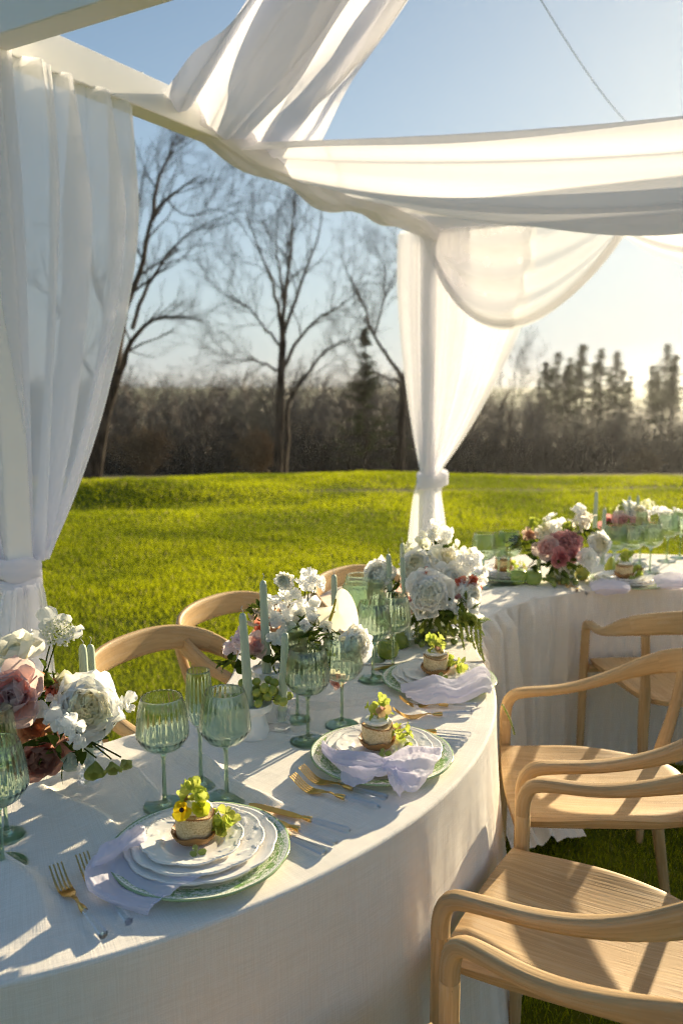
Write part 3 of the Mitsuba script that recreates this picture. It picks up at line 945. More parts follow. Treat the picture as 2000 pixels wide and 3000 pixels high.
# end of the second cloth puddled on the grass where the two tables meet
u, v = np.linspace(0, 1, 60)[:, None], np.linspace(0, 1, 40)[None, :]
A_, B_ = on(1176, 1988, .01), on(1345, 1950, .01)
Pm = A_ + (B_ - A_) * u[..., None] + np.array([-.02, .42, 0]) * v[..., None]
Pm[..., 2] = .055 + .06 * v + .045 * np.abs(foldnoise(u + .2 * v, 33, 2.5)) * (.3 + np.sin(PI * u)) * np.sin(PI * np.clip(v + .12, 0, 1))
part(tc2, 'trailing_corner', shape(grid(Pm, uv=Pm[..., :2].copy()), 'linen'))

# ================================================================ chairs
def chair_meshes():
    out = []
    half = np.array([(.252, .002, .565, .034, .037), (.252, .004, .614, .035, .037), (.253, .020, .648, .036, .036), (.256, .055, .660, .038, .033), (.262, .150, .670, .040, .030),
                     (.274, .260, .694, .040, .034), (.280, .345, .724, .034, .046), (.268, .430, .760, .027, .066), (.225, .505, .790, .024, .076), (.130, .552, .808, .023, .084)])
    ctrl = np.vstack([half, [(0, .566, .813, .023, .086)], half[::-1] * [-1, 1, 1, 1, 1]])
    c = spline(ctrl, 120)
    # at the front corner the section turns with the path: use the side axis of the arm as 'across'
    Pc = c[:, :3]
    t = frames(Pc)
    up = np.tile([0, 0, 1.0], (len(Pc), 1))
    fr = np.clip(1 - Pc[:, 1] / .07, 0, 1)[:, None]
    up = up * (1 - fr) + np.array([[0, -1.0, 0]]) * fr
    up /= np.linalg.norm(up, axis=1, keepdims=True)
    yb = .455
    k0 = int(np.argmax(Pc[:, 1] > yb))
    k1 = len(Pc) - k0
    for nm_, a_, b_ in (('arm', 0, k0 + 1), ('back_rail', k0, k1 + 1), ('arm', k1, len(Pc))):
        out.append((nm_, sweep(Pc[a_:b_], c[a_:b_, 3] * .92, c[a_:b_, 4] * (.92 if nm_ == 'arm' else .96), up[a_:b_], 18, 3.0)))
    for s in (1, -1):
        P = np.array([(s * .252, .002, .575), (s * .2525, .002, .45), (s * .253, .0, .25), (s * .254, -.002, 0)])
        c = spline(P, 14)
        out.append(('leg', sweep(c, np.linspace(.0335, .027, 14), np.linspace(.0355, .028, 14), (0, -1, 0), 14, 2.5)))
    for s in (1, -1):
        P = np.array([(s * .205, .50, 0), (s * .192, .462, .22), (s * .188, .440, .43), (s * .190, .445, .50), (s * .207, .478, .62), (s * .228, .508, .755)])
        c = spline(P, 30)
        k = np.linspace(0, 1, 30)
        w = np.interp(k, [0, .55, .66, .8, 1], [.026, .040, .042, .032, .030])
        out.append(('leg', sweep(c, w * .9, w, (0, 1, 0), 14, 2.5)))
    # seat: dished plank
    nu, nv = 41, 41
    u, v = np.linspace(-1, 1, nu)[:, None], np.linspace(0, 1, nv)[None, :]
    hw = .224 - .045 * v ** 2 + .006 * np.sin(PI * v)
    X = u * hw
    Y = -.012 + .475 * v + .018 * (1 - u ** 2) * v - .010 * (1 - u ** 2) * (1 - v)
    # rounded back corners
    Y = Y - .05 * np.abs(u) ** 6 * smooth01(v, .7, 1)
    dish = .020 * (1 - np.abs(u) ** 2.2) * np.sin(PI * np.clip(.12 + v * .85, 0, 1)) + .006 * np.cos(2 * PI * v) * np.abs(u) ** 3
    edge = np.minimum(np.minimum(1 - np.abs(u), v), 1 - v) * .25
    rd = .006 * (1 - smooth01(edge, 0, .012))
    Zt = .512 - dish - rd
    Zb = .480 - .35 * dish + rd
    S = np.stack([X + 0 * Zt, Y + 0 * Zt, Zt], -1)
    Bm = np.stack([X * .985 + 0 * Zt, Y + 0 * Zt, Zb], -1)
    uv1 = np.stack([Y + 0 * Zt, X + 0 * Zt], -1)
    vt, ft, uvt = grid(S, uv=uv1)
    vb, fb, uvb = grid(Bm, uv=uv1)
    ft = ft[:, ::-1]
    m = [(vt, ft[:, ::-1], uvt), (vb, fb[:, ::-1], uvb)]
    idx = [[(i, 0) for i in range(nu)], [(nu - 1, j) for j in range(nv)], [(i, nv - 1) for i in range(nu - 1, -1, -1)], [(0, j) for j in range(nv - 1, -1, -1)]]
    loop = np.array([p for e_ in idx for p in e_[:-1]])
    a_, b_ = S[loop[:, 0], loop[:, 1]], Bm[loop[:, 0], loop[:, 1]]
    L = np.concatenate([[0], np.cumsum(np.linalg.norm(np.diff(a_, axis=0), axis=1))])
    ring = np.stack([a_, b_], 1)
    ring = np.concatenate([ring, ring[:1]], 0)
    L = np.append(L, L[-1] + .01)
    uvs = np.stack([np.stack([L, 0 * L + .3], -1), np.stack([L, 0 * L + .335], -1)], 1)
    m.append(grid(ring, uv=uvs))
    out.append(('seat', cat([(a, tri(b), c) for a, b, c in m])))
    # seat rails under the plank
    c = np.array([(-.235, .008, .466), (.235, .008, .466)])
    out.append(('seat_rail', sweep(np.linspace(c[0], c[1], 4), .022, .032, (0, 0, 1), 8, 6)))
    return out


CH = []
for nm, m in chair_meshes():
    uv = m[2] + rng.uniform(0, 20, 2)
    CH.append((nm, shape((m[0], m[1], uv), 'oak', smooth=True if nm != 'seat_rail' else 30) if nm != 'seat_rail' else shape((m[0], m[1], uv), 'oak', True)))


def place_chair(pos, out_dir, label, group, twist=0.0):
    """pos: floor point midway between the front legs; out_dir: from the table towards the chair's back"""
    a = math.degrees(math.atan2(out_dir[1], out_dir[0])) - 90 + twist
    tw = T().translate([float(pos[0]), float(pos[1]), 0]).rotate([0, 0, 1], a)
    t = thing('dining_chair', label, 'chair', group)
    for nm, d in CH:
        part(t, nm, moved(d, tw))
    return t


def seat_at(C, r, deg, label, group, sign=1, twist=0.0):
    d = np.array([math.cos(math.radians(deg)), math.sin(math.radians(deg))])
    place_chair(C + r * d, sign * d, label, group, twist)


g1 = 'oak armchairs along the outer curve of the front table'
seat_at(C1, 1.520, -52.2, 'oak armchair nearest the camera, only its far arm and leg showing at the bottom edge', g1)
seat_at(C1, 1.438, -29.4, 'oak armchair in the lower right with its seat fully in view', g1)
seat_at(C1, 1.428, -6.4, 'oak armchair next beyond the nearest full chair, its rounded backrest seen from the side', g1)
seat_at(C2, RI2 - .10, 93, 'oak armchair facing the pleated cloth of the back table at the right edge', None, -1)
g2 = 'oak armchairs on the lawn side of the front table'
for (x, y, tw_, lb) in ((300, 1452, 0, 'oak armchair behind the nearest green goblets, on the lawn side of the table'),
                        (482, 1368, 8, 'oak armchair on the lawn side behind the tall sage candles'),
                        (775, 1302, 10, 'oak armchair on the lawn side farthest back, behind the white spathe flower')):
    b = on(x, y, .86)[:2]                      # middle of the back rail
    d = b - C1
    # these sit inside the curve and face outwards
    far = {300: np.array([.86, -.50]), 482: np.array([.86, -.50]), 775: np.array([.80, -.60])}[x]
    place_chair(b + far * .56, -far, lb, g2, 0)

# ================================================================ tableware
# ---- plates: one lathe per kind, copied
def plate_mesh(r, h, rim, scal=0, amp=0.0, emb=0, th=.004, n=240, well=.6):
    prof = [(0.0005, .003), (r * well * .7, .003), (r * well * .93, .004), (r * well, .0065), (r * (well + .05), h * .62), (r * (well + .5 * (1 - well)), h * .80), (r * .95, h * .96), (r * .985, h * 1.02), (r, h), (r * .992, h - th * .8), (r * .9, h - th * 1.1), (r * (well + .05), h * .5 - th), (r * well * .9, .0), (r * well * .5, .0002), (.0005, .0003)]
    P = np.array(prof)
    t = np.concatenate([[0], np.cumsum(np.linalg.norm(np.diff(P, axis=0), axis=1))])
    tt = np.unique(np.concatenate([np.linspace(t[0], t[7], 46), np.linspace(t[7], t[-1], 26)]))
    P = np.stack([np.interp(tt, t, P[:, 0]), np.interp(tt, t, P[:, 1])], -1)

    def rad(th_, R, Z):
        q = R / r
        sc = 1 + amp * smooth01(q, well, 1) * (np.abs(np.sin(scal * th_ / 2)) ** .7 - .6) if scal else 1.0
        z = Z
        if emb:
            top = (np.arange(len(P)) < 46)[:, None]
            w = smooth01(q, well + .06, well + .14) * (1 - smooth01(q, .9, .97))
            scroll = np.cos(emb * th_) * np.sin(PI * 3 * (q - well) / (1 - well)) + .5 * np.cos(2 * emb * th_ + 1) * np.cos(PI * 5 * (q - well) / (1 - well)) - .25
            bead = np.clip(np.sin(th_ * 90), 0, 1) * np.exp(-((q - .955) / .018) ** 2)
            z = Z + top * (w * smooth01(scroll, 0, .5) * .0011 + bead * .0012)
        return R * sc, z
    return lathe(P, n, rad)


PLATES = {'charger_plate': (shape(plate_mesh(.160, .020, 0, 12, .012, 0, well=.68), 'transferware')),
          'dinner_plate': (shape(plate_mesh(.134, .020, 0, 10, .03, 0, well=.66), 'porcelain')),
          'salad_plate': (shape(plate_mesh(.117, .018, 0, 10, .035, 11, well=.60), 'porcelain')),
          'dessert_plate': (shape(plate_mesh(.089, .016, 0, 8, .06, 9, well=.58), 'porcelain'))}
STACK = [('charger_plate', 0.0), ('dinner_plate', .0095), ('salad_plate', .0175), ('dessert_plate', .025)]
WORD = {'charger_plate': 'green patterned charger plate', 'dinner_plate': 'plain cream dinner plate', 'salad_plate': 'embossed cream plate', 'dessert_plate': 'small scalloped cream plate'}
POS = {'charger_plate': 'under the stack', 'dinner_plate': 'on the charger', 'salad_plate': 'in mid stack', 'dessert_plate': 'under the tart'}


def floret(R, r, n=4, lean=70, cup=.2, col=((.5, .6, .1), (.4, .5, .05))):
    return bloom(R, r, n, lean, lean + 6, cup, .08, col[0], col[1], wide=.62, nu=5, nv=5)


def bloom(R, rad, n, lean0, lean1, cup, ruffle, cin, cout, wide=.55, curl=25, nu=7, nv=7, len0=.8, tipcol=None, jitter=8, base=.08, point=0.0):
    """petals set round +z; rad = the length of the outer petals; lean in degrees from the axis, inner to outer"""
    V, F, C = [], [], []
    u = np.linspace(-1, 1, nu)[:, None]
    v = np.linspace(0, 1, nv)[None, :]
    gi, gj = np.meshgrid(np.arange(nu - 1), np.arange(nv - 1), indexing='ij')
    Q = np.stack([gi * nv + gj, (gi + 1) * nv + gj, (gi + 1) * nv + gj + 1, gi * nv + gj + 1], -1).reshape(-1, 4)
    off = 0
    for k in range(n):
        q = k / max(n - 1, 1)
        L = rad * (len0 + (1 - len0) * q) * R.uniform(.9, 1.1)
        W = L * wide * R.uniform(.88, 1.12)
        a0 = math.radians(lean0 + (lean1 - lean0) * q + R.normal(0, jitter))
        bend = math.radians(curl * (.3 + q) + R.normal(0, 6))
        inc = -math.radians(28) * cup * 3 * (1 - q)      # inner petals close over the heart
        ang = a0 * .75 + (bend + inc) * np.linspace(-.3, 1, nv)
        x = np.concatenate([[0], np.cumsum(np.sin((ang[1:] + ang[:-1]) / 2))]) * L / (nv - 1)
        z = np.concatenate([[0], np.cumsum(np.cos((ang[1:] + ang[:-1]) / 2))]) * L / (nv - 1)
        x = x + base * rad * (.25 + q)
        w = W * np.clip(v, .001, 1) ** .55 * np.sqrt(np.clip(1 - np.clip((v - .55) / .45, 0, 1) ** 2.2 * (.80 + point * .2), 0.02, 1))
        cu = cup * W * (u ** 2)
        ph, ph2 = R.uniform(0, 6.28, 2)
        rf = ruffle * L * (np.sin(5 * u + ph) * v ** 2 + .5 * np.sin(9 * u + ph2) * v ** 3)
        rad_out = np.stack([np.cos(ang), -np.sin(ang)], -1)      # petal normal in (x, z)
        X = x[None] - (cu + 0 * v) * np.cos(ang)[None] * .9 + rf * rad_out[None, :, 0]
        Zz = z[None] + (cu + 0 * v) * np.sin(ang)[None] * .9 + rf * rad_out[None, :, 1] * .6 - 0.06 * L * np.abs(u) ** 2 * v
        Yy = u * w
        th = k * 2.39996 + R.normal(0, .12) if n > 6 else k * 2 * PI / n + R.normal(0, .08)
        c_, s_ = math.cos(th), math.sin(th)
        V.append(np.stack([X * c_ - Yy * s_, X * s_ + Yy * c_, Zz + 0 * u], -1).reshape(-1, 3))
        F.append(Q + off)
        off += nu * nv
        tone = np.asarray(cin, float) * (1 - q) + np.asarray(cout, float) * q
        tone = tone * R.uniform(.93, 1.05)
        vv = np.broadcast_to(v, (nu, nv)).reshape(-1, 1)
        cc = np.tile(tone, (nu * nv, 1))
        if tipcol is not None:
            e = vv ** 3 * R.uniform(.4, 1)
            cc = cc * (1 - e) + np.asarray(tipcol) * e
        C.append(np.clip(cc, 0, .95))
    V = np.vstack(V)
    return V, tri(np.vstack(F)), np.zeros((len(V), 2)), np.vstack(C)


LIME_IN, LIME_OUT = (.50, .56, .10), (.36, .47, .06)


def lime_posy(R, n, spread, h):
    ms = []
    for k in range(n):
        p = np.array([R.normal(0, spread), R.normal(0, spread), h * (k + .5) / n])
        d = np.array([p[0] * 30, p[1] * 30, .4]) + R.normal(0, .4, 3)
        g = R.random()
        col = (np.array(LIME_IN) * (1 - g) + np.array((.62, .64, .18)) * g, np.array(LIME_OUT) * (1 - g) + np.array((.5, .52, .10)) * g)
        if R.random() < .14:
            col = ((.48, .27, .22), (.42, .33, .14))
        ms.append(put(floret(R, R.uniform(.014, .019), 4, 62, .22, col), p, facing(d, R.uniform(0, 6))))
    return cat(ms)


def spheroid(r, sub=2):
    return tm(trimesh.creation.icosphere(subdivisions=sub, radius=r))


def tart(pos, n_label, seed, group, lean=0.0, s=1.0):
    R = np.random.default_rng(seed)
    t = thing('tart', n_label, 'tart', group)
    # petal shaped pastry case
    def rad(th, Rr, Z):
        q = np.clip(Z / .028, 0, 1)
        return Rr * (1 + .035 * q * np.sin(5 * th + 1) + .015 * np.sin(11 * th) * q), Z + .0035 * q * np.sin(5 * th + 2.2)
    case = lathe([(.0005, 0), (.022, 0), (.033, .006), (.0395, .014), (.0415, .021), (.0400, .0215), (.0365, .015), (.028, .008), (.0005, .006)], 72, rad)
    part(t, 'pastry_case', shape(put(tinted(case, (.36, .175, .055)), pos, s=s), 'solid_colour'))
    def rad2(th, Rr, Z):
        return Rr * (1 + .018 * np.sin(3 * th + 1) + .012 * np.sin(7 * th)), Z + .003 * np.sin(2 * th + seed) * (Z > .03)
    sp = lathe([(.0005, .008), (.031, .008), (.0335, .02), (.0345, .050), (.033, .0515), (.0005, .0515)], 72, rad2)
    part(t, 'cake', shape(put(sp, pos, s=s), 'sponge', 50))
    rim = lathe([(.0325, .0512), (.0344, .0503), (.0350, .0515), (.0342, .0527), (.0325, .0527)], 72, rad2)
    part(t, 'browned_rim', shape(put(tinted(rim, (.36, .15, .05)), pos, s=s), 'solid_colour'))
    th = np.linspace(0, 2 * PI * 3.1, 150)
    rr = .026 - .0058 * th / (2 * PI) * 1.15
    spiral = np.stack([rr * np.cos(th), rr * np.sin(th), .058 + .0050 * th / (2 * PI) * 1.0], -1)
    cream = cat([sweep(spiral, np.linspace(.013, .008, 150) * (1 + .12 * np.sin(th * 8)), np.linspace(.013, .008, 150), (0, 0, 1), 12, 2, True)[:2]])
    part(t, 'cream', shape(put(tinted(cream, (.80, .76, .66)), pos, s=s), 'solid_colour'))
    po = lime_posy(R, 16, .011, .050)
    part(t, 'blossoms', shape(put(po, np.array(pos) + [lean, 0, .058 * s], s=s), 'petal'))
    side = lime_posy(R, 12, .012, .030)
    part(t, 'side_blossoms', shape(put(side, np.array(pos) + [.046 * s, .004, .012], rotmat([0, 1, 0], .5), s=s), 'petal'))
    lf = floret(R, .016, 3, 72, .15, ((.42, .50, .18), (.38, .48, .14)))
    part(t, 'fallen_blossom', shape(put(lf, np.array(pos) + [.012, -.050, .006], facing((.1, -.55, .8), 2.0), s=s), 'petal'))
    return t


def setting(px, py, z, which, gl, seed, tart_label, s_tart=1.0, pos=None):
    c = on(px, py, ZT + .015) if pos is None else np.array(pos)
    R = np.random.default_rng(seed)
    for nm, dz in STACK:
        t = thing(nm, f'{WORD[nm]} {POS[nm]}, {gl}', 'plate', f'{WORD[nm]}s laid at the places')
        o = {'charger_plate': (0, 0), 'dinner_plate': (.002, .003), 'salad_plate': (-.004, .002), 'dessert_plate': (-.012, -.006)}[nm]
        scene[t] = moved(PLATES[nm], T().translate([float(c[0] + o[0]), float(c[1] + o[1]), float(z + .002 + dz)]).rotate([0, 0, 1], float(R.uniform(0, 360))))
    tc = np.array([c[0] - .010, c[1] + .004, z + .002 + .025 + .0042])
    tart(tc, tart_label, seed, 'tarts topped with lime green blossoms', s=s_tart)
    return c


gt = 'tarts topped with lime green blossoms'
SA = setting(460, 1951, ZT, 0, 'at the nearest place setting', 401, 'small cake tart with yellow pansy and green blossoms on the nearest plates', 1.0)
SB = setting(876, 1733, ZT, 0, 'at the second place setting', 402, 'small tart with cream and green blossoms on the second place setting', 1.0)
SC = setting(1008, 1561, ZT, 0, 'at the third place setting', 403, 'small tart with cream and green blossoms on the third place setting', 1.0)
# yellow pansy on the first tart
R = np.random.default_rng(9)
pp = np.array([SA[0] - .010 - .010, SA[1] - .028, ZT + .039 + .066])
t1 = 'tart'
part(t1, 'pansy', shape(put(bloom(R, .021, 5, 66, 72, .2, .06, (.72, .52, .02), (.74, .60, .03), wide=.7, nu=6, nv=6), pp, facing((-.25, -.9, .55), .3)), 'petal'))
part(t1, 'pansy_eye', shape(put(tinted(spheroid(.0042), (.03, .012, .01)), pp + [-.003, -.010, .004], s=1.0), 'solid_colour'))
part(t1, 'yellow_petals', shape(put(bloom(R, .026, 4, 30, 46, .5, .04, (.66, .66, .06), (.60, .62, .05), wide=.75), pp + [.026, .006, .0], facing((.1, -.8, .5), .9)), 'petal'))


# ---- glasses
def ribbed(prof, n, ribs, amp, z0, z1, inner_from):
    """thin walled bowl: outer ribbed, inner smooth"""
    def rad(th, R, Z):
        w = smooth01(Z, z0, z0 + .02) * (1 - .35 * smooth01(Z, z1 - .03, z1))
        out = (np.arange(R.shape[0]) < inner_from)[:, None]
        return R + out * amp * w * (np.cos(ribs * th)) * (R > .012), Z
    return lathe(prof, n, rad)


def smooth_prof(ctrl, n):
    ctrl = np.asarray(ctrl, float)
    d = np.concatenate([[0], np.cumsum(np.linalg.norm(np.diff(ctrl, axis=0), axis=1))])
    from scipy.interpolate import PchipInterpolator
    return PchipInterpolator(d, ctrl)(np.linspace(0, d[-1], n))


def goblet(R0, zb, zm, zt, Rt, foot=.040, ribs=26):
    outer = smooth_prof([(.0042, zb - .006), (.010, zb + .001), (R0 * .62, zb + .010), (R0 * .92, zb + .028), (R0, zm), (R0 * .97, zm + .02), (R0 * .88, (zm + zt) / 2 + .018), (Rt, zt)], 40)
    inner = smooth_prof([(Rt - .0012, zt), (R0 * .88 - .0012, (zm + zt) / 2 + .018), (R0 * .97 - .0013, zm + .02), (R0 - .0014, zm), (R0 * .92 - .0015, zb + .030), (R0 * .60, zb + .0125), (.010, zb + .0045), (.0004, zb + .0040)], 40)
    rim = np.array([(Rt - .0003, zt + .0006), (Rt - .0009, zt + .0006)])
    bowl = ribbed(np.vstack([outer[2:], rim, inner[1:]]), 208, ribs, .00032, zb + .004, zt, 40)
    # stem and foot closed into the bowl
    stem = lathe(np.vstack([smooth_prof([(.0004, .0), (foot * .98, .0), (foot, .0012), (foot * .98, .0024), (foot * .5, .0040), (.010, .0062), (.0052, .012), (.0040, .03), (.0037, zb * .6), (.0040, zb - .012), (outer[2][0], outer[2][1])], 50)]), 40)
    foot_m = stem
    return bowl, foot_m


WINE_B, WINE_F = goblet(.0515, .112, .150, .226, .0395, .043)
FLUTE_B, FLUTE_F = goblet(.0290, .128, .168, .248, .0235, .034, 20)


def weld(a, b):
    """bowl and stem as one closed glass"""
    return cat([(a[0], tri(a[1])), (b[0], tri(b[1]))])


GL = {}
for nm, (b_, f_) in {'wine_glass': (WINE_B, WINE_F), 'champagne_flute': (FLUTE_B, FLUTE_F)}.items():
    GL[nm] = (shape((b_[0], tri(b_[1])), 'green_glass', True), shape((f_[0], tri(f_[1])), 'green_glass_stem', True))


def glass(kind, x, y, label, group, z=ZT, pos=None, s=1.0):
    p = on(x, y, z) if pos is None else np.asarray(pos)
    t = thing(kind, label, 'glass', group)
    tw = T().translate([float(p[0]), float(p[1]), float(z + .0012)]).rotate([0, 0, 1], float((x * 37) % 360)).scale(s)
    part(t, 'bowl', moved(GL[kind][0], tw))
    part(t, 'stem', moved(GL[kind][1], tw))


gw, gf = 'green ribbed wine glasses', 'green ribbed champagne flutes'
glass('wine_glass', 379, 1853, 'green ribbed wine glass left of the pair behind the nearest plate', gw)
glass('wine_glass', 521, 1836, 'green ribbed wine glass right of the pair behind the nearest plate', gw)
glass('champagne_flute', 462, 1804, 'slim green flute between the two wine glasses behind the nearest plate', gf)
glass('wine_glass', 6, 1992, 'dark green ribbed wine glass cut by the left edge', gw)
glass('champagne_flute', 16, 1922, 'green flute at the left edge behind the cut wine glass', gf)
glass('wine_glass', 707, 1704, 'green ribbed wine glass standing right of the crystal candle holder', gw)
glass('wine_glass', 785, 1668, 'pale green sunlit wine glass in front of the white spathe flower', gw)
glass('champagne_flute', 683, 1655, 'green flute half hidden behind the front goblet of the second setting', gf)
glass('wine_glass', 856, 1563, 'green wine glass left of the pair by the third setting', gw)
glass('wine_glass', 902, 1541, 'green wine glass right of the pair by the third setting', gw)
glass('champagne_flute', 863, 1520, 'green flute behind the two glasses of the third setting', gf)
glass('wine_glass', 824, 1478, 'clear green wine glass in front of the farthest lawn side chair', gw)
glass('wine_glass', 818, 1505, 'green wine glass just behind the white spathe flower', gw)
glass('wine_glass', 1108, 1350, 'green wine glass leftmost on the back table', gw, ZT + .004)
glass('champagne_flute', 1143, 1345, 'green flute between two glasses at the left end of the back table', gf, ZT + .004, s=.9)
glass('wine_glass', 1166, 1342, 'green wine glass beside the flute at the left end of the back table', gw, ZT + .004)
glass('wine_glass', 1408, 1325, 'green wine glass behind the tart on the back table', gw, ZT + .004)
glass('wine_glass', 1447, 1322, 'green wine glass right of the tart on the back table', gw, ZT + .004)
glass('wine_glass', 1491, 1316, 'green wine glass third from the right on the back table', gw, ZT + .004)
glass('champagne_flute', 1468, 1296, 'green flute among the glasses at the far right of the back table', gf, ZT + .004)
glass('wine_glass', 1530, 1290, 'green wine glass second from the right on the back table', gw, ZT + .004)
glass('wine_glass', 1560, 1282, 'green wine glass at the right edge on the back table', gw, ZT + .004)


# ---- cutlery
def bent(poly, th, zf):
    m = trimesh.creation.extrude_polygon(poly, th, engine='earcut')
    m = m.subdivide_to_size(.006)
    v, f = tm(m)
    v = v.copy()
    v[:, 2] += zf(v[:, 1])
    return v, f


def fork_parts():
    # along +y: handle at 0 .. tines at .20
    pts = [(-.0016, .100), (-.0030, .118), (-.0035, .126), (-.0085, .135), (-.0115, .146), (-.0118, .158)]
    tines = []
    w = .0034
    xs = [-.0101, -.00337, .00337, .0101]
    outline = pts[:]
    for k, x in enumerate(xs):
        outline += [(x - w / 2 - .0002, .160), (x - w * .3, .203), (x + w * .3, .203), (x + w / 2 + .0002, .160)]
        if k < 3:
            outline += [((x + xs[k + 1]) / 2, .156)]
    outline += [(-x, y) for x, y in pts[::-1]]
    zf = lambda y: .0065 + .0075 * np.clip((y - .10) / .03, 0, 1) - .0125 * np.sin(PI * np.clip((y - .112) / .088, 0, 1)) + .012 * np.clip((y - .16) / .043, 0, 1) ** 1.5
    head = bent(Polygon(outline).buffer(0), .0016, zf)
    return [('head', head, 'gold', 35)] + handle_parts(.100)


def handle_parts(y1):
    fer = lathe([(.0005, 0), (.0052, 0), (.0056, .002), (.0052, .010), (.0040, .018), (.0026, .024), (.0005, .0245)], 20)
    v = np.stack([fer[0][:, 0], y1 - .022 + fer[0][:, 2], fer[0][:, 1] + .0075], -1)
    th = np.linspace(0, 2 * PI, 7)[:-1] + PI / 6
    rows = []
    for y, r in ((.0, .0032), (.0035, .0068), (.012, .0066), (y1 - .030, .0050), (y1 - .022, .0046)):
        rows.append(np.stack([r * np.cos(th) * 1.12, np.full(6, y), r * np.sin(th) + .0078], -1))
    Rr = np.array(rows)
    gv, gf_, _ = grid(Rr, cv=True)
    b = len(gv)
    gv = np.vstack([gv, [[0, 0, .0078]], [[0, y1 - .022, .0078]]])
    j = np.arange(6)
    caps = np.vstack([np.stack([j, (j + 1) % 6, np.full(6, b)], -1)[:, ::-1], np.stack([24 + j, 24 + (j + 1) % 6, np.full(6, b + 1)], -1)])
    hm = trimesh.Trimesh(gv, np.vstack([gf_, caps]), process=False)
    trimesh.repair.fix_normals(hm)
    return [('ferrule', (v, fer[1][:, ::-1]), 'gold', True), ('handle', tm(hm), 'crystal', False)]


def knife_parts():
    pts = [(-.004, .100), (-.0075, .112), (-.0085, .125), (-.0090, .19), (-.0080, .213), (-.0045, .224), (.0010, .226), (.0065, .215), (.0085, .20), (.0085, .125), (.0060, .112), (.0040, .100)]
    blade = bent(Polygon(pts), .0014, lambda y: .0062 - .003 * np.clip((y - .10) / .12, 0, 1))
    return [('blade', blade, 'gold', 35)] + handle_parts(.104)


def spoon_parts():
    a = np.linspace(0, 2 * PI, 40)
    bowl = [(.0185 * math.cos(q) * (1 - .12 * math.sin(q)), .178 + .028 * math.sin(q)) for q in a[:-1]]
    from shapely.ops import unary_union
    poly = unary_union([Polygon(bowl), Polygon([(-.0026, .098), (.0026, .098), (.0034, .155), (-.0034, .155)])])
    m = trimesh.creation.extrude_polygon(poly, .0014, engine='earcut').subdivide_to_size(.005)
    v, f = tm(m)
    v = v.copy()
    d = np.clip(1 - (v[:, 0] / .0185) ** 2 - ((v[:, 1] - .178) / .028) ** 2, 0, 1)
    v[:, 2] += .009 - .008 * d - .004 * np.clip((v[:, 1] - .1) / .05, 0, 1)
    return [('bowl', (v, f), 'gold', 35)] + handle_parts(.104)


CUT = {k: [(nm, shape(m, bs, sm)) for nm, m, bs, sm in fn()] for k, fn in (('fork', fork_parts), ('knife', knife_parts), ('spoon', spoon_parts))}


def cutlery(kind, hx, hy, tx, ty, label, group, z=ZT, s=1.0):
    """from the handle's end to the tip"""
    a, b = on(hx, hy, z + .006), on(tx, ty, z + .008)
    d = b - a
    t = thing(kind, label, kind, group)
    tw = T().translate([float(a[0]), float(a[1]), z + .0012]).rotate([0, 0, 1], math.degrees(math.atan2(d[1], d[0])) - 90).scale(s)
    for nm, sh in CUT[kind]:
        part(t, nm, moved(sh, tw))


gk = 'gold forks with clear faceted handles'
cutlery('fork', 240, 2155, 128, 2010, 'gold fork with clear handle, outermost left of the nearest plate', gk)
cutlery('fork', 298, 2125, 178, 1972, 'gold fork with clear handle partly under the nearest napkin', gk)
cutlery('fork', 872, 1858, 672, 1800, 'gold fork nearest the camera of the pair left of the second plate', gk)
cutlery('fork', 888, 1836, 674, 1775, 'gold fork next to the second plate, farther of its pair', gk)
cutlery('fork', 1085, 1640, 905, 1645, 'gold fork with clear handle, nearer of the pair at the third setting', gk)
cutlery('fork', 1098, 1622, 915, 1618, 'gold fork with clear handle beside the third napkin, farther of its pair', gk)
gkn = 'gold knives with clear faceted handles'
cutlery('knife', 803, 1912, 572, 1843, 'gold knife with clear handle farthest right of the nearest plate', gkn)
cutlery('knife', 772, 1940, 560, 1860, 'gold knife with clear handle beside the nearest plate, half hidden by it', gkn)
cutlery('spoon', 748, 1962, 560, 1880, 'third clear cutlery handle right of the nearest plate, nearest the table edge', 'gold spoons with clear handles')
cutlery('knife', 1082, 1690, 905, 1672, 'gold knife whose clear handle shows behind the second plate, farthest of three', gkn)
cutlery('knife', 1072, 1702, 905, 1684, 'gold knife whose clear handle shows behind the second plate, middle of three', gkn)
cutlery('spoon', 1058, 1716, 905, 1698, 'clear cutlery handle touching the right rim of the second plate, nearest of three', 'gold spoons with clear handles')
cutlery('knife', 1010, 1515, 895, 1530, 'gold knife lying behind the third plate', gkn)


# ---- napkins: soft draped cloths through surveyed control points
def cloth(ctrl, nu=90, nv=60, fold=.004, seed=1, k=3, wid=.5):
    ctrl = np.asarray(ctrl, float)
    n, m = ctrl.shape[:2]
    U, Vv = np.linspace(0, 1, nu), np.linspace(0, 1, nv)
    Pm = np.stack([RectBivariateSpline(np.linspace(0, 1, n), np.linspace(0, 1, m), ctrl[..., q], kx=min(3, n - 1), ky=min(3, m - 1))(U, Vv) for q in range(3)], -1)
    a, b = np.meshgrid(U, Vv, indexing='ij')
    w = foldnoise(b + .12 * np.sin(3 * a), seed, k) * fold + (meshkit.fbm(np.stack([a * 6, b * 6, 0 * a + seed], -1), 3, seed) - .5) * fold * 2
    Pm[..., 2] += w
    return grid(Pm)


def ctrl_px(rows):
    """rows of (x, y, height above the cloth)"""
    return [[on(x, y, ZT + h) for x, y, h in r] for r in rows]


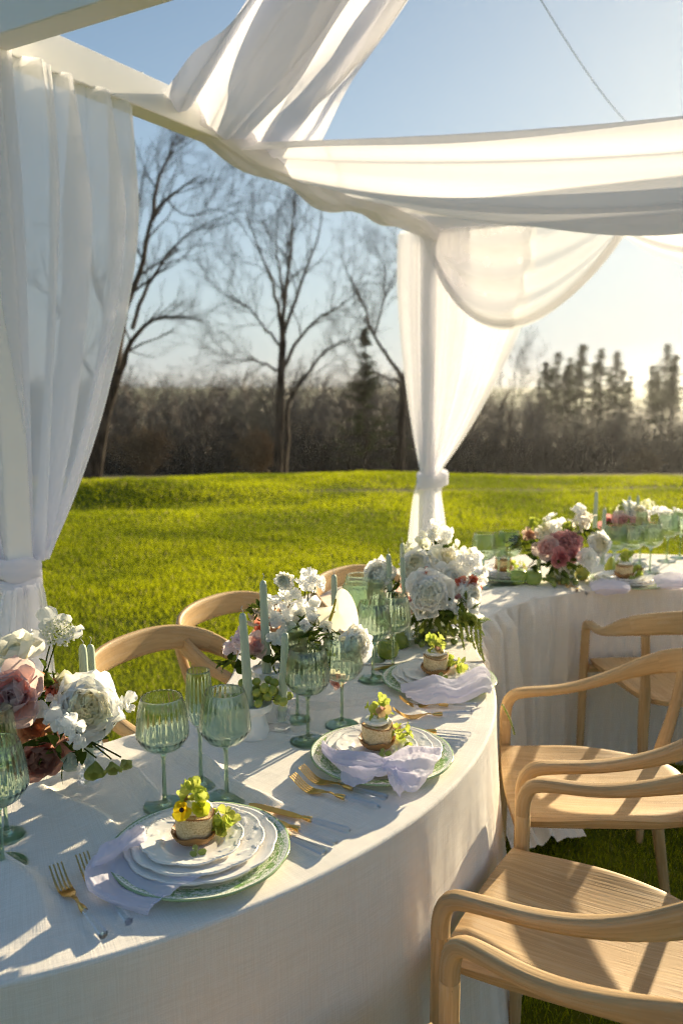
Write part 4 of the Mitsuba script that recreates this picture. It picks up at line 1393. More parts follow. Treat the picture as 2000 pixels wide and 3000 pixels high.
gn = 'pale lavender white napkins laid over the plates'
n1 = thing('napkin', 'pale lavender napkin tucked under the nearest plates and hanging over the fork', 'napkin', gn)
scene[n1] = shape(cat([cloth(ctrl_px([
    [(345, 1905, .030), (280, 1925, .040), (215, 1965, .034), (200, 2010, .020)],
    [(340, 1950, .034), (290, 1965, .022), (225, 2005, .030), (205, 2040, .016)],
    [(355, 1985, .036), (310, 2005, .022), (262, 2050, .020), (250, 2068, .012)],
    [(400, 2008, .036), (370, 2030, .026), (335, 2070, .018), (318, 2092, .008)],
    [(472, 2008, .036), (430, 2030, .030), (380, 2060, .022), (335, 2094, .010)]]), fold=.0045, seed=71, k=2.2),
    cloth(ctrl_px([
        [(330, 1895, .034), (285, 1912, .046), (230, 1945, .046)],
        [(335, 1918, .044), (280, 1938, .056), (212, 1975, .040)],
        [(330, 1945, .036), (270, 1965, .036), (205, 2005, .026)]]), fold=.004, seed=72, k=1.5)]), 'napkin_cloth')
n2 = thing('napkin', 'pale lavender napkin knotted across the front of the second place setting', 'napkin', gn)
scene[n2] = shape(cat([cloth(ctrl_px([
    [(742, 1700, .036), (738, 1718, .046), (745, 1738, .034)],
    [(780, 1725, .040), (775, 1745, .050), (785, 1765, .034)],
    [(825, 1728, .042), (822, 1752, .054), (828, 1784, .036)],
    [(868, 1738, .050), (868, 1756, .056), (868, 1780, .044)],
    [(900, 1742, .050), (900, 1758, .056), (900, 1776, .046)]]), fold=.006, seed=73, k=3),
    cloth(ctrl_px([
        [(880, 1742, .052), (880, 1758, .058), (882, 1774, .050)],
        [(925, 1720, .048), (918, 1752, .062), (910, 1790, .046)],
        [(970, 1715, .042), (965, 1750, .056), (935, 1815, .036)],
        [(1012, 1716, .036), (1005, 1745, .042), (975, 1795, .030)]]), fold=.006, seed=74, k=2.5),
    cloth(ctrl_px([
        [(888, 1760, .052), (905, 1765, .054), (925, 1762, .052)],
        [(893, 1790, .040), (915, 1795, .044), (950, 1785, .040)],
        [(915, 1822, .020), (928, 1822, .022), (952, 1805, .022)]]), fold=.006, seed=75, k=2),
    cloth(ctrl_px([
        [(785, 1762, .034), (815, 1772, .036), (860, 1772, .040)],
        [(782, 1785, .024), (815, 1795, .026), (858, 1786, .034)],
        [(785, 1795, .022), (812, 1806, .022), (850, 1792, .030)]]), fold=.002, seed=76, k=2)]), 'napkin_cloth')
n3 = thing('napkin', 'pale lavender napkin spilling off the third place setting over the table edge', 'napkin', gn)
scene[n3] = shape(cat([cloth(ctrl_px([
    [(918, 1570, .040), (925, 1588, .040), (945, 1612, .030)],
    [(965, 1560, .050), (970, 1585, .054), (985, 1618, .030)],
    [(1010, 1556, .062), (1010, 1582, .060), (1025, 1618, .024)],
    [(1050, 1562, .050), (1050, 1590, .050), (1060, 1612, .022)],
    [(1090, 1535, .060), (1095, 1565, .052), (1105, 1595, .024)],
    [(1122, 1550, .036), (1130, 1570, .034), (1128, 1600, .012)]]), fold=.0065, seed=77, k=2.5)]), 'napkin_cloth')

# ---- settings on the back table
ZB2 = ZT + .004


def setting2(x, y, gl, seed, tl):
    c = on(x, y, ZB2 + .01)
    setting(0, 0, ZB2, 0, gl, seed, tl, pos=c)


setting2(1160, 1322, 'left end of back table', 404, 'tart almost hidden behind the big white bouquet on the back table')
setting2(1438, 1338, 'right end of back table', 405, 'small tart with green topping on the back table beside the folded napkin')


def napkin2(x, y, seed, label):
    n = thing('napkin', label, 'napkin', gn)
    q = lambda dx, dy, h: (x + dx, y + dy, h)
    scene[n] = shape(cloth(ctrl_px([
        [q(-45, -5, .04), q(-42, 8, .04), q(-30, 20, .02)], [q(-15, -14, .055), q(-12, 5, .05), q(-8, 24, .012)],
        [q(20, -12, .05), q(22, 6, .05), q(20, 22, .014)], [q(48, 0, .035), q(50, 12, .03), q(45, 20, .012)]]), fold=.005, seed=seed, k=2), 'napkin_cloth')


napkin2(1398, 1342, 81, 'pale lavender napkin at the front edge of the back table, left of the small tart')
napkin2(1545, 1330, 82, 'pale lavender napkin on the back table at the right edge')
for x, y, sd in ((1330, 1352, 1), (1352, 1358, 2)):
    cutlery('fork', x - 5, y + 8, x - 35, y - 10, ('first' if sd == 1 else 'second') + ' gold fork left of the folded napkin on the back table', gk, ZB2)
cutlery('knife', 1530, 1352, 1490, 1330, 'gold knife right of the small tart on the back table', gkn, ZB2)


# ---- candles
def candle(x, y, h, zbase, label, lean=(0, 0), wick_bend=1, r=.0112, group='sage green taper candles', pos=None):
    p = on(x, y, zbase) if pos is None else np.asarray(pos)
    k = np.array([0, .02, .5, .93, .965, .985, .997, 1.0]) * h
    rr = np.array([.98, 1.0, .90, .76, .70, .56, .34, .06]) * r
    P = np.stack([p[0] + lean[0] * k / h, p[1] + lean[1] * k / h, zbase + k], -1)
    t = thing('candle', label, 'candle', group)
    P2 = P.copy()
    part(t, 'taper', shape(sweep(P2, rr * 2, rr * 2, (0, 1, 0), 24, 2.0)[:2], 'wax'))
    tip = P[-1]
    w = np.array([tip + [0, 0, -.004], tip + [.001, 0, .006], tip + [-.003 * wick_bend, 0, .011], tip + [.001 * wick_bend, 0, .017]])
    part(t, 'wick', shape(tinted(tube(spline(w, 8), .0009, 5)[:2], (.55, .52, .45)), 'solid_colour'))


CRY = lathe(smooth_prof([(.0004, 0), (.0245, 0), (.0262, .003), (.0245, .007), (.0150, .011), (.0205, .017), (.0215, .023), (.0150, .030), (.0190, .036), (.0195, .042), (.0150, .047), (.0205, .053), (.0200, .057), (.0128, .058), (.0122, .034), (.0004, .033)], 80), 56,
            lambda th, R, Z: (R * (1 + .022 * np.cos(14 * th) * (R > .0135)), Z))
CRYS = shape((CRY[0], CRY[1]), 'crystal', True)


def holder(x, y, label, pos=None):
    p = on(x, y, ZT) if pos is None else pos
    t = thing('candle_holder', label, 'candle holder', 'cut glass candle holders')
    scene[t] = moved(CRYS, T().translate([float(p[0]), float(p[1]), ZT + .0015]))
    return p


p = holder(206, 1798, 'cut glass candle holder under the left bouquet')
candle(0, 0, .262, ZT + .036, 'sage taper candle rising behind the white peony of the left bouquet', (-.004, .008), 1, pos=p)
p = on(218, 1752, ZT)
holder(0, 0, 'cut glass candle holder hidden behind the left bouquet', p)
candle(0, 0, .235, ZT + .036, 'shorter sage candle peeping out behind the left bouquet candle', (.002, 0), -1, pos=p)
p = holder(648, 1686, 'cut glass candle holder beside the white pedestal')
candle(0, 0, .216, ZT + .036, 'sage candle in the cut glass holder in front of the goblets', (.010, -.004), 1, pos=p)


def pedestal(x, y, h, label, r=.046):
    p = on(x, y, ZT)
    t = thing('pedestal_dish', label, 'pedestal dish', 'white ceramic pedestal candle dishes')
    pr = smooth_prof([(.0004, 0), (r * .86, 0), (r * .88, .003), (r * .80, h * .35), (r * .60, h - .022), (r * .60, h - .019), (r * 1.0, h - .017), (r * 1.03, h - .012), (r * 1.03, h), (r * .98, h + .001), (r * .95, h - .006), (.0004, h - .007)], 60)
    m = lathe(pr, 64)
    scene[t] = shape((m[0] + [p[0], p[1], ZT + .0015], m[1]), 'porcelain', 40)
    return p


p = pedestal(580, 1690, .082, 'short white ceramic pedestal holding grapes and a candle')
PA = p
candle(0, 0, .225, ZT + .078, 'sage candle standing among the grapes on the short pedestal', (-.012, .004), 1, pos=p + [-.006, -.012, 0], r=.0118)
p = pedestal(622, 1650, .128, 'taller white ceramic pedestal behind the grapes')
candle(0, 0, .232, ZT + .124, 'tallest sage candle on the taller white pedestal', (-.006, 0), -1, pos=p + [-.008, -.01, 0], r=.0118)
candle(770, 1520, .26, ZT + .03, 'sage candle left of the clear goblet in front of the lawn', (-.004, 0), 1)
candle(712, 1560, .21, ZT + .03, 'sage candle rising between the small white blossoms', (0, 0), 1)
holder(770, 1521, 'cut glass candle holder behind the white spathe flower')
holder(712, 1561, 'cut glass candle holder behind the white ranunculus')
p = holder(937, 1492, 'cut glass candle holder in front of the green grapes')
candle(0, 0, .262, ZT + .036, 'sage candle nearest the goblets before the big white bouquet', (-.022, 0), 1, pos=p)
candle(900, 1462, .27, ZT + .03, 'sage candle left of the big white bouquet', (-.014, 0), 1)
candle(927, 1440, .285, ZT + .03, 'taller sage candle touching the left of the big white bouquet', (-.008, 0), 1)
candle(1235, 1330, .20, ZB2 + .01, 'sage candle left of the pink roses on the back table', (.004, 0), 1)
candle(1362, 1290, .33, ZB2 + .01, 'tallest sage candle on the back table', (0, 0), 1)
candle(1382, 1296, .26, ZB2 + .01, 'shorter sage candle right of the tallest one on the back table', (0, 0), 1)
candle(1440, 1255, .26, ZB2 + .01, 'left of the twin sage candles at the far end of the back table', (0, 0), 1)
candle(1459, 1255, .26, ZB2 + .01, 'right of the twin sage candles at the far end of the back table', (0, 0), 1)


# ---- fruit
def grape_pts(R, n, size, r):
    pts = []
    tries = 0
    while len(pts) < n and tries < 6000:
        tries += 1
        q = R.normal(0, 1, 3) * size
        if q[2] < 0:
            q[2] *= -.3
        if all(np.linalg.norm(q - o) > 1.72 * r for o in pts):
            pts.append(q)
    return pts


GRAPE = spheroid(.0105, 2)


def grapes(pos, n, size, label, seed, r=.0105, col=((.33, .36, .055), (.20, .26, .03))):
    R = np.random.default_rng(seed)
    t = thing('grape_bunch', label, 'grapes')
    pts = sorted(grape_pts(R, n, np.array(size), r), key=lambda q: -q[2])
    for q in pts:
        g = R.random()
        c = np.array(col[0]) * (1 - g) + np.array(col[1]) * g
        m = put((GRAPE[0] * [1, 1, 1.18], GRAPE[1]), np.asarray(pos) + q + [0, 0, r], facing(R.normal(0, 1, 3) + [0, 0, 1.2]) * 1.0, 1.0)
        v = (GRAPE[0] * [1, 1, 1.18] * R.uniform(.88, 1.08)) @ facing(R.normal(0, 1, 3) + [0, 0, 1.2]).T + np.asarray(pos) + q + [0, 0, r]
        part(t, 'grape', shape(tinted((v, GRAPE[1]), c), 'grape_skin'))
    S = [(*(np.asarray(pos) + q * .2 + [0, 0, r]), *(np.asarray(pos) + q + [0, 0, r]), .0014, .0012) for q in pts]
    part(t, 'stalk', shape(tinted(segs(S, 4), (.18, .20, .05)), 'solid_colour'))


grapes([PA[0] + .026, PA[1] + .004, ZT + .080], 20, (.020, .018, .022), 'green grapes heaped on the short white pedestal', 91)
grapes([PA[0] - .028, PA[1] + .012, ZT + .080], 9, (.012, .012, .012), 'few green grapes left of the candle on the short pedestal', 92)
pc = on(985, 1478, ZT)
grapes([pc[0], pc[1] + .01, ZT + .002], 46, (.050, .034, .026), 'dark green grapes heaped under the big white bouquet', 93, col=((.17, .21, .03), (.11, .15, .02)))
pd = on(1288, 1340, ZB2)
grapes([pd[0], pd[1], ZB2 + .002], 26, (.045, .03, .02), 'green grapes below the pink roses on the back table', 94, col=((.26, .31, .06), (.18, .24, .04)))


def fruit(x, y, r, label, col, kind='apple', z=ZT):
    p = on(x, y, z)
    if kind == 'apple':
        pr = smooth_prof([(.0004, r * .16), (r * .35, .0), (r * .80, r * .22), (r * 1.0, r * .92), (r * .80, r * 1.55), (r * .35, r * 1.74), (.0004, r * 1.58)], 26)
        zs = r * 1.58
    else:
        pr = smooth_prof([(.0004, r * .1), (r * .4, 0), (r * .95, r * .5), (r * .95, r * 1.1), (r * .6, r * 1.8), (r * .36, r * 2.3), (r * .12, r * 2.5), (.0004, r * 2.5)], 26)
        zs = r * 2.5
    m = lathe(pr, 32)
    t = thing(kind, label, kind)
    part(t, 'flesh', shape(put(tinted((m[0], m[1]), col), (p[0], p[1], z + .001)), 'grape_skin'))
    st = np.array([(p[0], p[1], z + zs - .002), (p[0] + .003, p[1], z + zs + .008), (p[0] + .007, p[1], z + zs + .014)])
    part(t, 'stalk', shape(tinted(tube(spline(st, 6), .0013, 6)[:2], (.10, .07, .03)), 'solid_colour'))


fruit(890, 1513, .034, 'green apple behind the third pair of goblets', (.19, .24, .025))
fruit(918, 1490, .032, 'green apple half hidden by the goblet beside the crystal holder', (.20, .25, .03))
fruit(1190, 1342, .036, 'pale green apple leftmost on the back table', (.30, .40, .08), z=ZB2)
fruit(1224, 1343, .036, 'pale green apple second from left on the back table', (.30, .40, .08), z=ZB2)
fruit(1402, 1318, .030, 'yellow green pear standing behind the small tart on the back table', (.50, .50, .04), 'pear', ZB2)
fruit(1336, 1332, .034, 'yellow pear under the white rose on the back table', (.42, .42, .06), 'pear', ZB2)

# ================================================================ flowers
CREAM = ((.97, .90, .70), (.98, .95, .86), (.985, .965, .92))


def rose(R, r, cin, cout, tip=None, n=26):
    r = r * 1.08
    return cat([bloom(R, r * .78, 9, 2, 14, .9, .03, cin, cin, wide=.46, curl=6, len0=.85, tipcol=tip, jitter=5, base=.03),
                bloom(R, r * 1.0, n - 9, 16, 74, .55, .06, cin, cout, wide=.72, curl=38, nu=9, nv=9, len0=.82, tipcol=tip, jitter=6, base=.10, point=.6)])


def peony(R, r, cin=CREAM[0], cout=CREAM[2], n=80):
    r = r * 1.18
    k = n / 80
    return cat([bloom(R, r * 1.02, int(26 * k), 2, 44, .45, .07, cin, cin, wide=.42, curl=-6, len0=.86, jitter=9, base=.04, nu=9, nv=7),
                bloom(R, r * 1.06, int(22 * k), 36, 74, .5, .06, cin, cout, wide=.62, curl=-34, len0=.92, jitter=8, base=.10, nu=9, nv=8),
                bloom(R, r * 1.10, int(14 * k), 72, 104, .5, .07, cout, cout, wide=.72, curl=-40, len0=.95, jitter=7, base=.14, nu=9, nv=8)])


def ranunculus(R, r, c0=(.78, .76, .55), c1=CREAM[2]):
    return bloom(R, r * 1.12, 70, 0, 96, .8, .02, c0, c1, wide=.42, curl=-30, len0=.80, jitter=4, base=.04, nu=5, nv=6)


def sweetpea(R, r, c=CREAM[2]):
    return cat([bloom(R, r, 3, 66, 78, .15, .16, c, c, wide=.75, curl=20, nu=9, nv=7, jitter=10),
                bloom(R, r * .62, 3, 8, 30, .6, .06, c, c, wide=.6, curl=12, jitter=8)])


def cup(R, r, c=CREAM[2]):
    return bloom(R, r, 7, 10, 30, .75, .05, c, c, wide=.56, curl=8, nu=9, nv=7, jitter=4)


def cluster(R, r, n, rr, c, kind='pea'):
    ms = []
    rr = rr * 1.15
    for k in range(n):
        p = R.normal(0, 1, 3)
        p /= np.linalg.norm(p)
        p = p * r * R.uniform(.5, 1)
        ms.append(put(sweetpea(R, rr * R.uniform(.8, 1.15), c) if kind == 'pea' else bloom(R, rr, 5, 55, 66, .2, .06, c, c, wide=.6, nu=5, nv=5), p, facing(p + R.normal(0, .01, 3), R.uniform(0, 6))))
    return cat(ms)


def lace(R, r):
    """flat head of tiny florets ringed by broad petals"""
    ms = [bloom(R, r * .95, 7, 74, 84, .1, .12, (.84, .84, .78), (.86, .86, .82), wide=.55, curl=8, jitter=9, base=.35, nu=7, nv=6)]
    for k in range(60):
        q = r * .78 * math.sqrt((k + .5) / 60)
        a = k * 2.4
        p = np.array([q * math.cos(a), q * math.sin(a), r * .16 * (1 - (q / r) ** 2) + .004])
        ms.append(put(bloom(R, r * .13, 5, 45, 60, .2, 0, (.70, .72, .42), (.85, .85, .78), wide=.6, nu=3, nv=3), p, facing([p[0], p[1], r])))
    return cat(ms)


def spathe(R, w, h):
    """heart shaped spathe in the xz plane, facing +y towards the viewer side, with its spadix"""
    n, m = 34, 17
    th = np.linspace(0, 2 * PI, n)
    q = np.linspace(0.02, 1, m)
    a = th[:, None]
    hx = w * .5 * (np.sin(a) ** 3 * .35 + np.sin(a) * .72)
    hz = h * .5 * (.92 * np.cos(a) - .40 * np.cos(2 * a) - .12 * np.cos(3 * a)) * -1
    X = hx * q[None]
    Z = hz * q[None] + h * .10
    Y = .30 * h * (X / w) ** 2 + .06 * h * np.sin(3 * a) * q ** 3 - .10 * h * (1 - q[None]) ** 2
    v, f, uv = grid(np.stack([X, Y, Z], -1))
    col = np.array((.86, .78, .58)) * (1 - uv[:, 1:2]) + np.array((.86, .83, .70)) * uv[:, 1:2]
    return v, tri(f), uv, col


def leafm(R, L, w, c, bend=.5):
    n, m = 5, 9
    u, v = np.linspace(-1, 1, n)[:, None], np.linspace(0, 1, m)[None, :]
    ww = w * .5 * np.sin(PI * v ** .75) ** .8
    X = u * ww
    Y = L * (np.sin(bend * v) / bend) + 0 * u
    Z = -L * (1 - np.cos(bend * v)) / bend + np.abs(u) * ww * .35
    a, b, q = grid(np.stack([X, Y, Z], -1))
    return tinted((a, b, q), np.array(c) * R.uniform(.8, 1.2))


GREENS = [(.055, .085, .015), (.09, .125, .02), (.035, .06, .012), (.14, .17, .03)]


def foliage(R, c, rad, n, L=.045, w=.018, squash=.6, cols=GREENS):
    ms = []
    for k in range(n):
        p = R.normal(0, 1, 3)
        p /= np.linalg.norm(p)
        p[2] *= squash
        M = facing(p + R.normal(0, .5, 3), R.uniform(0, 6)) @ rotmat([1, 0, 0], PI / 2)
        ms.append(put(leafm(R, L * R.uniform(.6, 1.4), w * R.uniform(.7, 1.4), cols[R.integers(len(cols))], R.uniform(.2, 1.1)), np.asarray(c) + p * np.asarray(rad) * R.uniform(.2, 1.0), M))
    return cat(ms)


def stem_line(p0, p1, sag=.02, r=.0016, c=(.07, .10, .02)):
    p0, p1 = np.asarray(p0, float), np.asarray(p1, float)
    mid = (p0 + p1) / 2 + [0, 0, sag]
    return tinted(tube(spline(np.array([p0, mid, p1]), 14), r, 6)[:2], c)


def arrangement(label, base, items, leaves, seed, vase=None):
    """items: (part name, (px, py, Y), facing, mesh function, label or None)"""
    R = np.random.default_rng(seed)
    t = thing('flower_arrangement', label, 'flower arrangement')
    base = np.asarray(base, float)
    if vase:
        vase(t, base)
    for nm, (x, y, Y), d, fn, lb in items:
        p = at(x, y, Y)
        part(t, nm, shape(put(fn(R), p, facing(d, R.uniform(0, 6))), 'petal'), lb)
        q = base + [0, 0, .07]
        if np.linalg.norm(p - q) > .07:
            part(t, 'flower_stem', shape(stem_line(q + R.normal(0, .008, 3), p - np.asarray(d, float) / np.linalg.norm(d) * .006), 'leaf'))
    for (x, y, Y), rad, n, L, w in leaves:
        part(t, 'leaves', shape(foliage(R, at(x, y, Y), rad, n, L, w), 'leaf'))
    return t


def bowl_vase(r, h, ribs=24):
    def make(t, b):
        pr = smooth_prof([(.0004, 0), (r * .5, 0), (r * .55, .004), (r * .60, .010), (r * .86, h * .5), (r, h), (r * .95, h), (r * .8, h * .5), (.0004, h * .3)], 40)
        m = lathe(pr, 144, lambda th, R, Z: (R * (1 + .02 * np.cos(ribs * th) * (R > r * .56)), Z))
        part(t, 'vase', shape((m[0] + [b[0], b[1], b[2]], m[1]), 'porcelain', True))
    return make


MAUVE = ((.64, .33, .32), (.86, .66, .62))
PINK = ((.78, .50, .46), (.84, .68, .64))
TERRA = ((.42, .16, .115), (.66, .35, .28))
PEACH = ((.60, .28, .14), (.68, .40, .24))
CORAL = ((.72, .22, .14), (.76, .34, .24))
W1, W2 = CREAM[1], CREAM[2]
PW = ((.88, .86, .70), (.92, .90, .82))

# A: the bouquet at the left edge
bA = on(85, 1752, ZT)
Y0 = 1.60
tA = arrangement('big bouquet at the left edge with white peony, mauve rose and terracotta rose', bA, [
    ('peony', (200, 1624, 1.525), (.35, -.85, .35), lambda R: put(peony(R, .058), (0, 0, -.030)), 'creamy white ruffled peony'),
    ('rose', (34, 1598, 1.50), (-.12, -.90, .42), lambda R: put(rose(R, .058, MAUVE[0], MAUVE[1], (.70, .55, .50), 30), (0, 0, -.030)), 'dusty mauve rose'),
    ('rose', (40, 1498, 1.60), (-.2, -.45, .80), lambda R: put(rose(R, .056, PW[0], PW[1], None, 20), (0, 0, -.026)), 'white garden rose at the top'),
    ('rose', (92, 1742, 1.50), (.45, -.80, -.15), lambda R: put(rose(R, .050, TERRA[0], TERRA[1], (.46, .25, .19), 28), (0, 0, -.026)), 'terracotta rose near the cloth'),
    ('rose', (72, 1672, 1.53), (.3, -.85, .1), lambda R: put(bloom(R, .045, 7, 45, 80, .4, .05, PEACH[0], PEACH[1], wide=.7, curl=30), (0, 0, -.02)), 'brownish peach bloom'),
    ('lace_flower', (133, 1458, 1.60), (.25, -.45, .85), lambda R: lace(R, .046), 'white lace flower head on a tall stem'),
    ('lace_flower', (112, 1470, 1.63), (-.5, -.2, .8), lambda R: put(bloom(R, .04, 6, 70, 84, .2, .16, W1, W2, wide=.65, nu=9), (0, 0, 0)), None),
    ('sweet_pea', (284, 1616, 1.56), (.9, -.4, .2), lambda R: sweetpea(R, .030), 'white sweet pea beyond the peony'),
    ('sweet_pea', (118, 1640, 1.49), (-.1, -.95, .3), lambda R: sweetpea(R, .030), None),
    ('sweet_pea', (142, 1655, 1.47), (.1, -.95, .1), lambda R: sweetpea(R, .031), None),
    ('sweet_pea', (168, 1668, 1.46), (.4, -.9, .1), lambda R: sweetpea(R, .026), None),
    ('sweet_pea', (178, 1690, 1.47), (.3, -.9, -.3), lambda R: sweetpea(R, .026), None),
    ('sweet_pea', (126, 1608, 1.52), (.0, -.8, .6), lambda R: sweetpea(R, .017), None),
    ('bud', (118, 1592, 1.545), (.2, -.7, .7), lambda R: put(cup(R, .032, CORAL[1]), (0, 0, -.01)), 'coral pink bud'),
    ('bud', (95, 1575, 1.57), (.2, -.6, .7), lambda R: put(cup(R, .036, PEACH[0]), (0, 0, -.01)), 'orange bud'),
    ('bud', (140, 1568, 1.55), (.75, -.5, .25), lambda R: put(cup(R, .038, (.72, .70, .50)), (0, 0, -.02)), 'pale cream bud'),
    ('hellebore', (220, 1748, 1.47), (.1, -.75, -.65), lambda R: bloom(R, .034, 5, 34, 44, .4, .04, (.42, .45, .13), (.36, .40, .10), wide=.62, curl=14), 'pale green drooping bloom'),
    ('hellebore', (256, 1750, 1.48), (.3, -.75, -.6), lambda R: bloom(R, .032, 5, 36, 46, .4, .04, (.48, .50, .18), (.42, .45, .14), wide=.62, curl=14), 'pale green drooping bloom'),
    ('hellebore', (281, 1745, 1.50), (.6, -.6, -.5), lambda R: bloom(R, .027, 5, 36, 46, .4, .04, (.50, .52, .22), (.46, .48, .18), wide=.62, curl=14), 'pale green drooping bloom'),
    ('bell_flower', (163, 1728, 1.50), (.0, -.35, -.95), lambda R: cup(R, .036, (.74, .74, .60)), 'white drooping bell'),
    ('bud', (108, 1545, 1.53), (.3, -.6, -.75), lambda R: bloom(R, .028, 9, 14, 30, .5, .03, (.18, .23, .04), (.14, .19, .03), wide=.34), 'green bud'),
], [((85, 1665, 1.60), (.10, .09, .09), 90, .050, .020), ((150, 1700, 1.52), (.06, .05, .05), 34, .042, .014), ((150, 1590, 1.58), (.06, .05, .04), 22, .05, .012), ((60, 1560, 1.62), (.07, .06, .05), 20, .05, .016)], 501, bowl_vase(.055, .075))

# B: the middle bouquet
bB = on(690, 1560, ZT)
arrangement('airy bouquet in the middle of the front table with a big white spathe', bB, [
    ('ranunculus', (653, 1334, 2.02), (-.15, -.8, .5), lambda R: put(ranunculus(R, .029), (0, 0, -.014)), 'round white ranunculus on a tall stem'),
    ('spathe', (769, 1400, 2.00), (0, 0, 1), lambda R: put(put(spathe(R, .104, .112), R=rotmat([0, 1, 0], 3.85)), R=rotmat([0, 0, 1], -.15)), 'cream heart shaped spathe'),
    ('blossom', (713, 1330, 2.05), (.2, -.7, .6), lambda R: cluster(R, .024, 5, .021, W2), 'white sweet peas'),
    ('blossom', (725, 1346, 2.03), (.2, -.7, .6), lambda R: cluster(R, .020, 4, .020, W2), None),
    ('blossom', (700, 1350, 2.05), (-.3, -.7, .6), lambda R: cluster(R, .022, 4, .020, W2), None),
    ('blossom', (632, 1378, 2.04), (-.4, -.7, .5), lambda R: cluster(R, .028, 5, .022, W2), None),
    ('blossom', (640, 1402, 2.02), (-.4, -.7, .5), lambda R: cluster(R, .026, 5, .022, W2), None),
    ('blossom', (665, 1386, 2.03), (.1, -.8, .5), lambda R: cluster(R, .026, 5, .020, W2), None),
    ('blossom', (655, 1425, 2.00), (-.1, -.9, .4), lambda R: sweetpea(R, .038), None),
    ('cup_flower', (720, 1418, 1.99), (-.1, -.5, .8), lambda R: put(cup(R, .042, W2), (0, 0, -.02)), 'white cup shaped bloom'),
    ('cup_flower', (703, 1440, 1.97), (-.2, -.85, .35), lambda R: put(cup(R, .036, W2), (0, 0, -.01)), None),
    ('cup_flower', (745, 1442, 1.97), (.2, -.85, .35), lambda R: put(cup(R, .034, W1), (0, 0, -.01)), None),
    ('cup_flower', (722, 1385, 2.02), (.1, -.5, .8), lambda R: put(cup(R, .034, W2), (0, 0, -.02)), None),
    ('rose', (690, 1415, 2.03), (-.2, -.8, .5), lambda R: put(rose(R, .038, W1, W2, None, 18), (0, 0, -.02)), 'white rose'),
    ('bud', (627, 1428, 2.03), (-.3, -.6, .6), lambda R: put(rose(R, .034, PEACH[0], PEACH[1], None, 16), (0, 0, -.015)), 'peach rose'),
    ('bud', (600, 1442, 2.06), (-.5, -.6, .5), lambda R: put(rose(R, .026, CORAL[0], CORAL[1], None, 16), (0, 0, -.012)), 'coral rose'),
    ('hydrangea', (588, 1421, 2.04), (-.4, -.6, .6), lambda R: cluster(R, .020, 12, .011, (.74, .66, .56), 'f'), 'pale blush floret head'),
    ('sweet_pea', (534, 1474, 1.97), (-.6, -.7, .3), lambda R: cluster(R, .020, 4, .024, (.84, .72, .74)), 'blush sweet pea hanging left'),
    ('peony', (592, 1485, 1.98), (-.2, -.8, .4), lambda R: put(bloom(R, .046, 14, 10, 60, .6, .06, PINK[0], PINK[1], wide=.55, curl=10, nu=9), (0, 0, -.02)), 'pale pink bloom behind the candles'),
    ('anemone', (633, 1466, 1.96), (-.1, -.9, .35), lambda R: bloom(R, .024, 7, 55, 70, .3, .04, W1, W2, wide=.6), 'small white anemone'),
    ('peony', (815, 1478, 1.97), (.5, -.8, .2), lambda R: put(peony(R, .042, W1, W2, 80), (0, 0, -.02)), 'white ruffled bloom behind the pale goblet'),
    ('bud', (772, 1566, 1.98), (.1, -.9, -.1), lambda R: put(rose(R, .030, PINK[0], PINK[1], None, 14), (0, 0, -.015)), 'pink petals low beside the stem'),
    ('bud', (792, 1445, 2.02), (.5, -.7, .1), lambda R: put(rose(R, .022, CORAL[0], PINK[0], None, 12), (0, 0, -.01)), None),
], [((690, 1480, 2.02), (.09, .06, .06), 60, .045, .014), ((727, 1446, 1.98), (.04, .03, .03), 26, .05, .008), ((592, 1400, 2.05), (.024, .02, .018), 50, .018, .008), ((545, 1520, 1.97), (.05, .03, .02), 16, .035, .018), ((640, 1510, 1.98), (.07, .05, .04), 30, .04, .016)], 502, bowl_vase(.05, .075))
# spadix of the spathe and the moss green viburnum
sp0, sp1 = at(757, 1425, 1.975), at(771, 1376, 1.962)
part('flower_arrangement_001', 'spadix', shape(tinted(tube(spline(np.array([sp0, (sp0 + sp1) / 2 + [.002, -.004, .004], sp1]), 12), np.linspace(.0042, .0022, 12), 8)[:2], (.55, .42, .05)), 'solid_colour'))

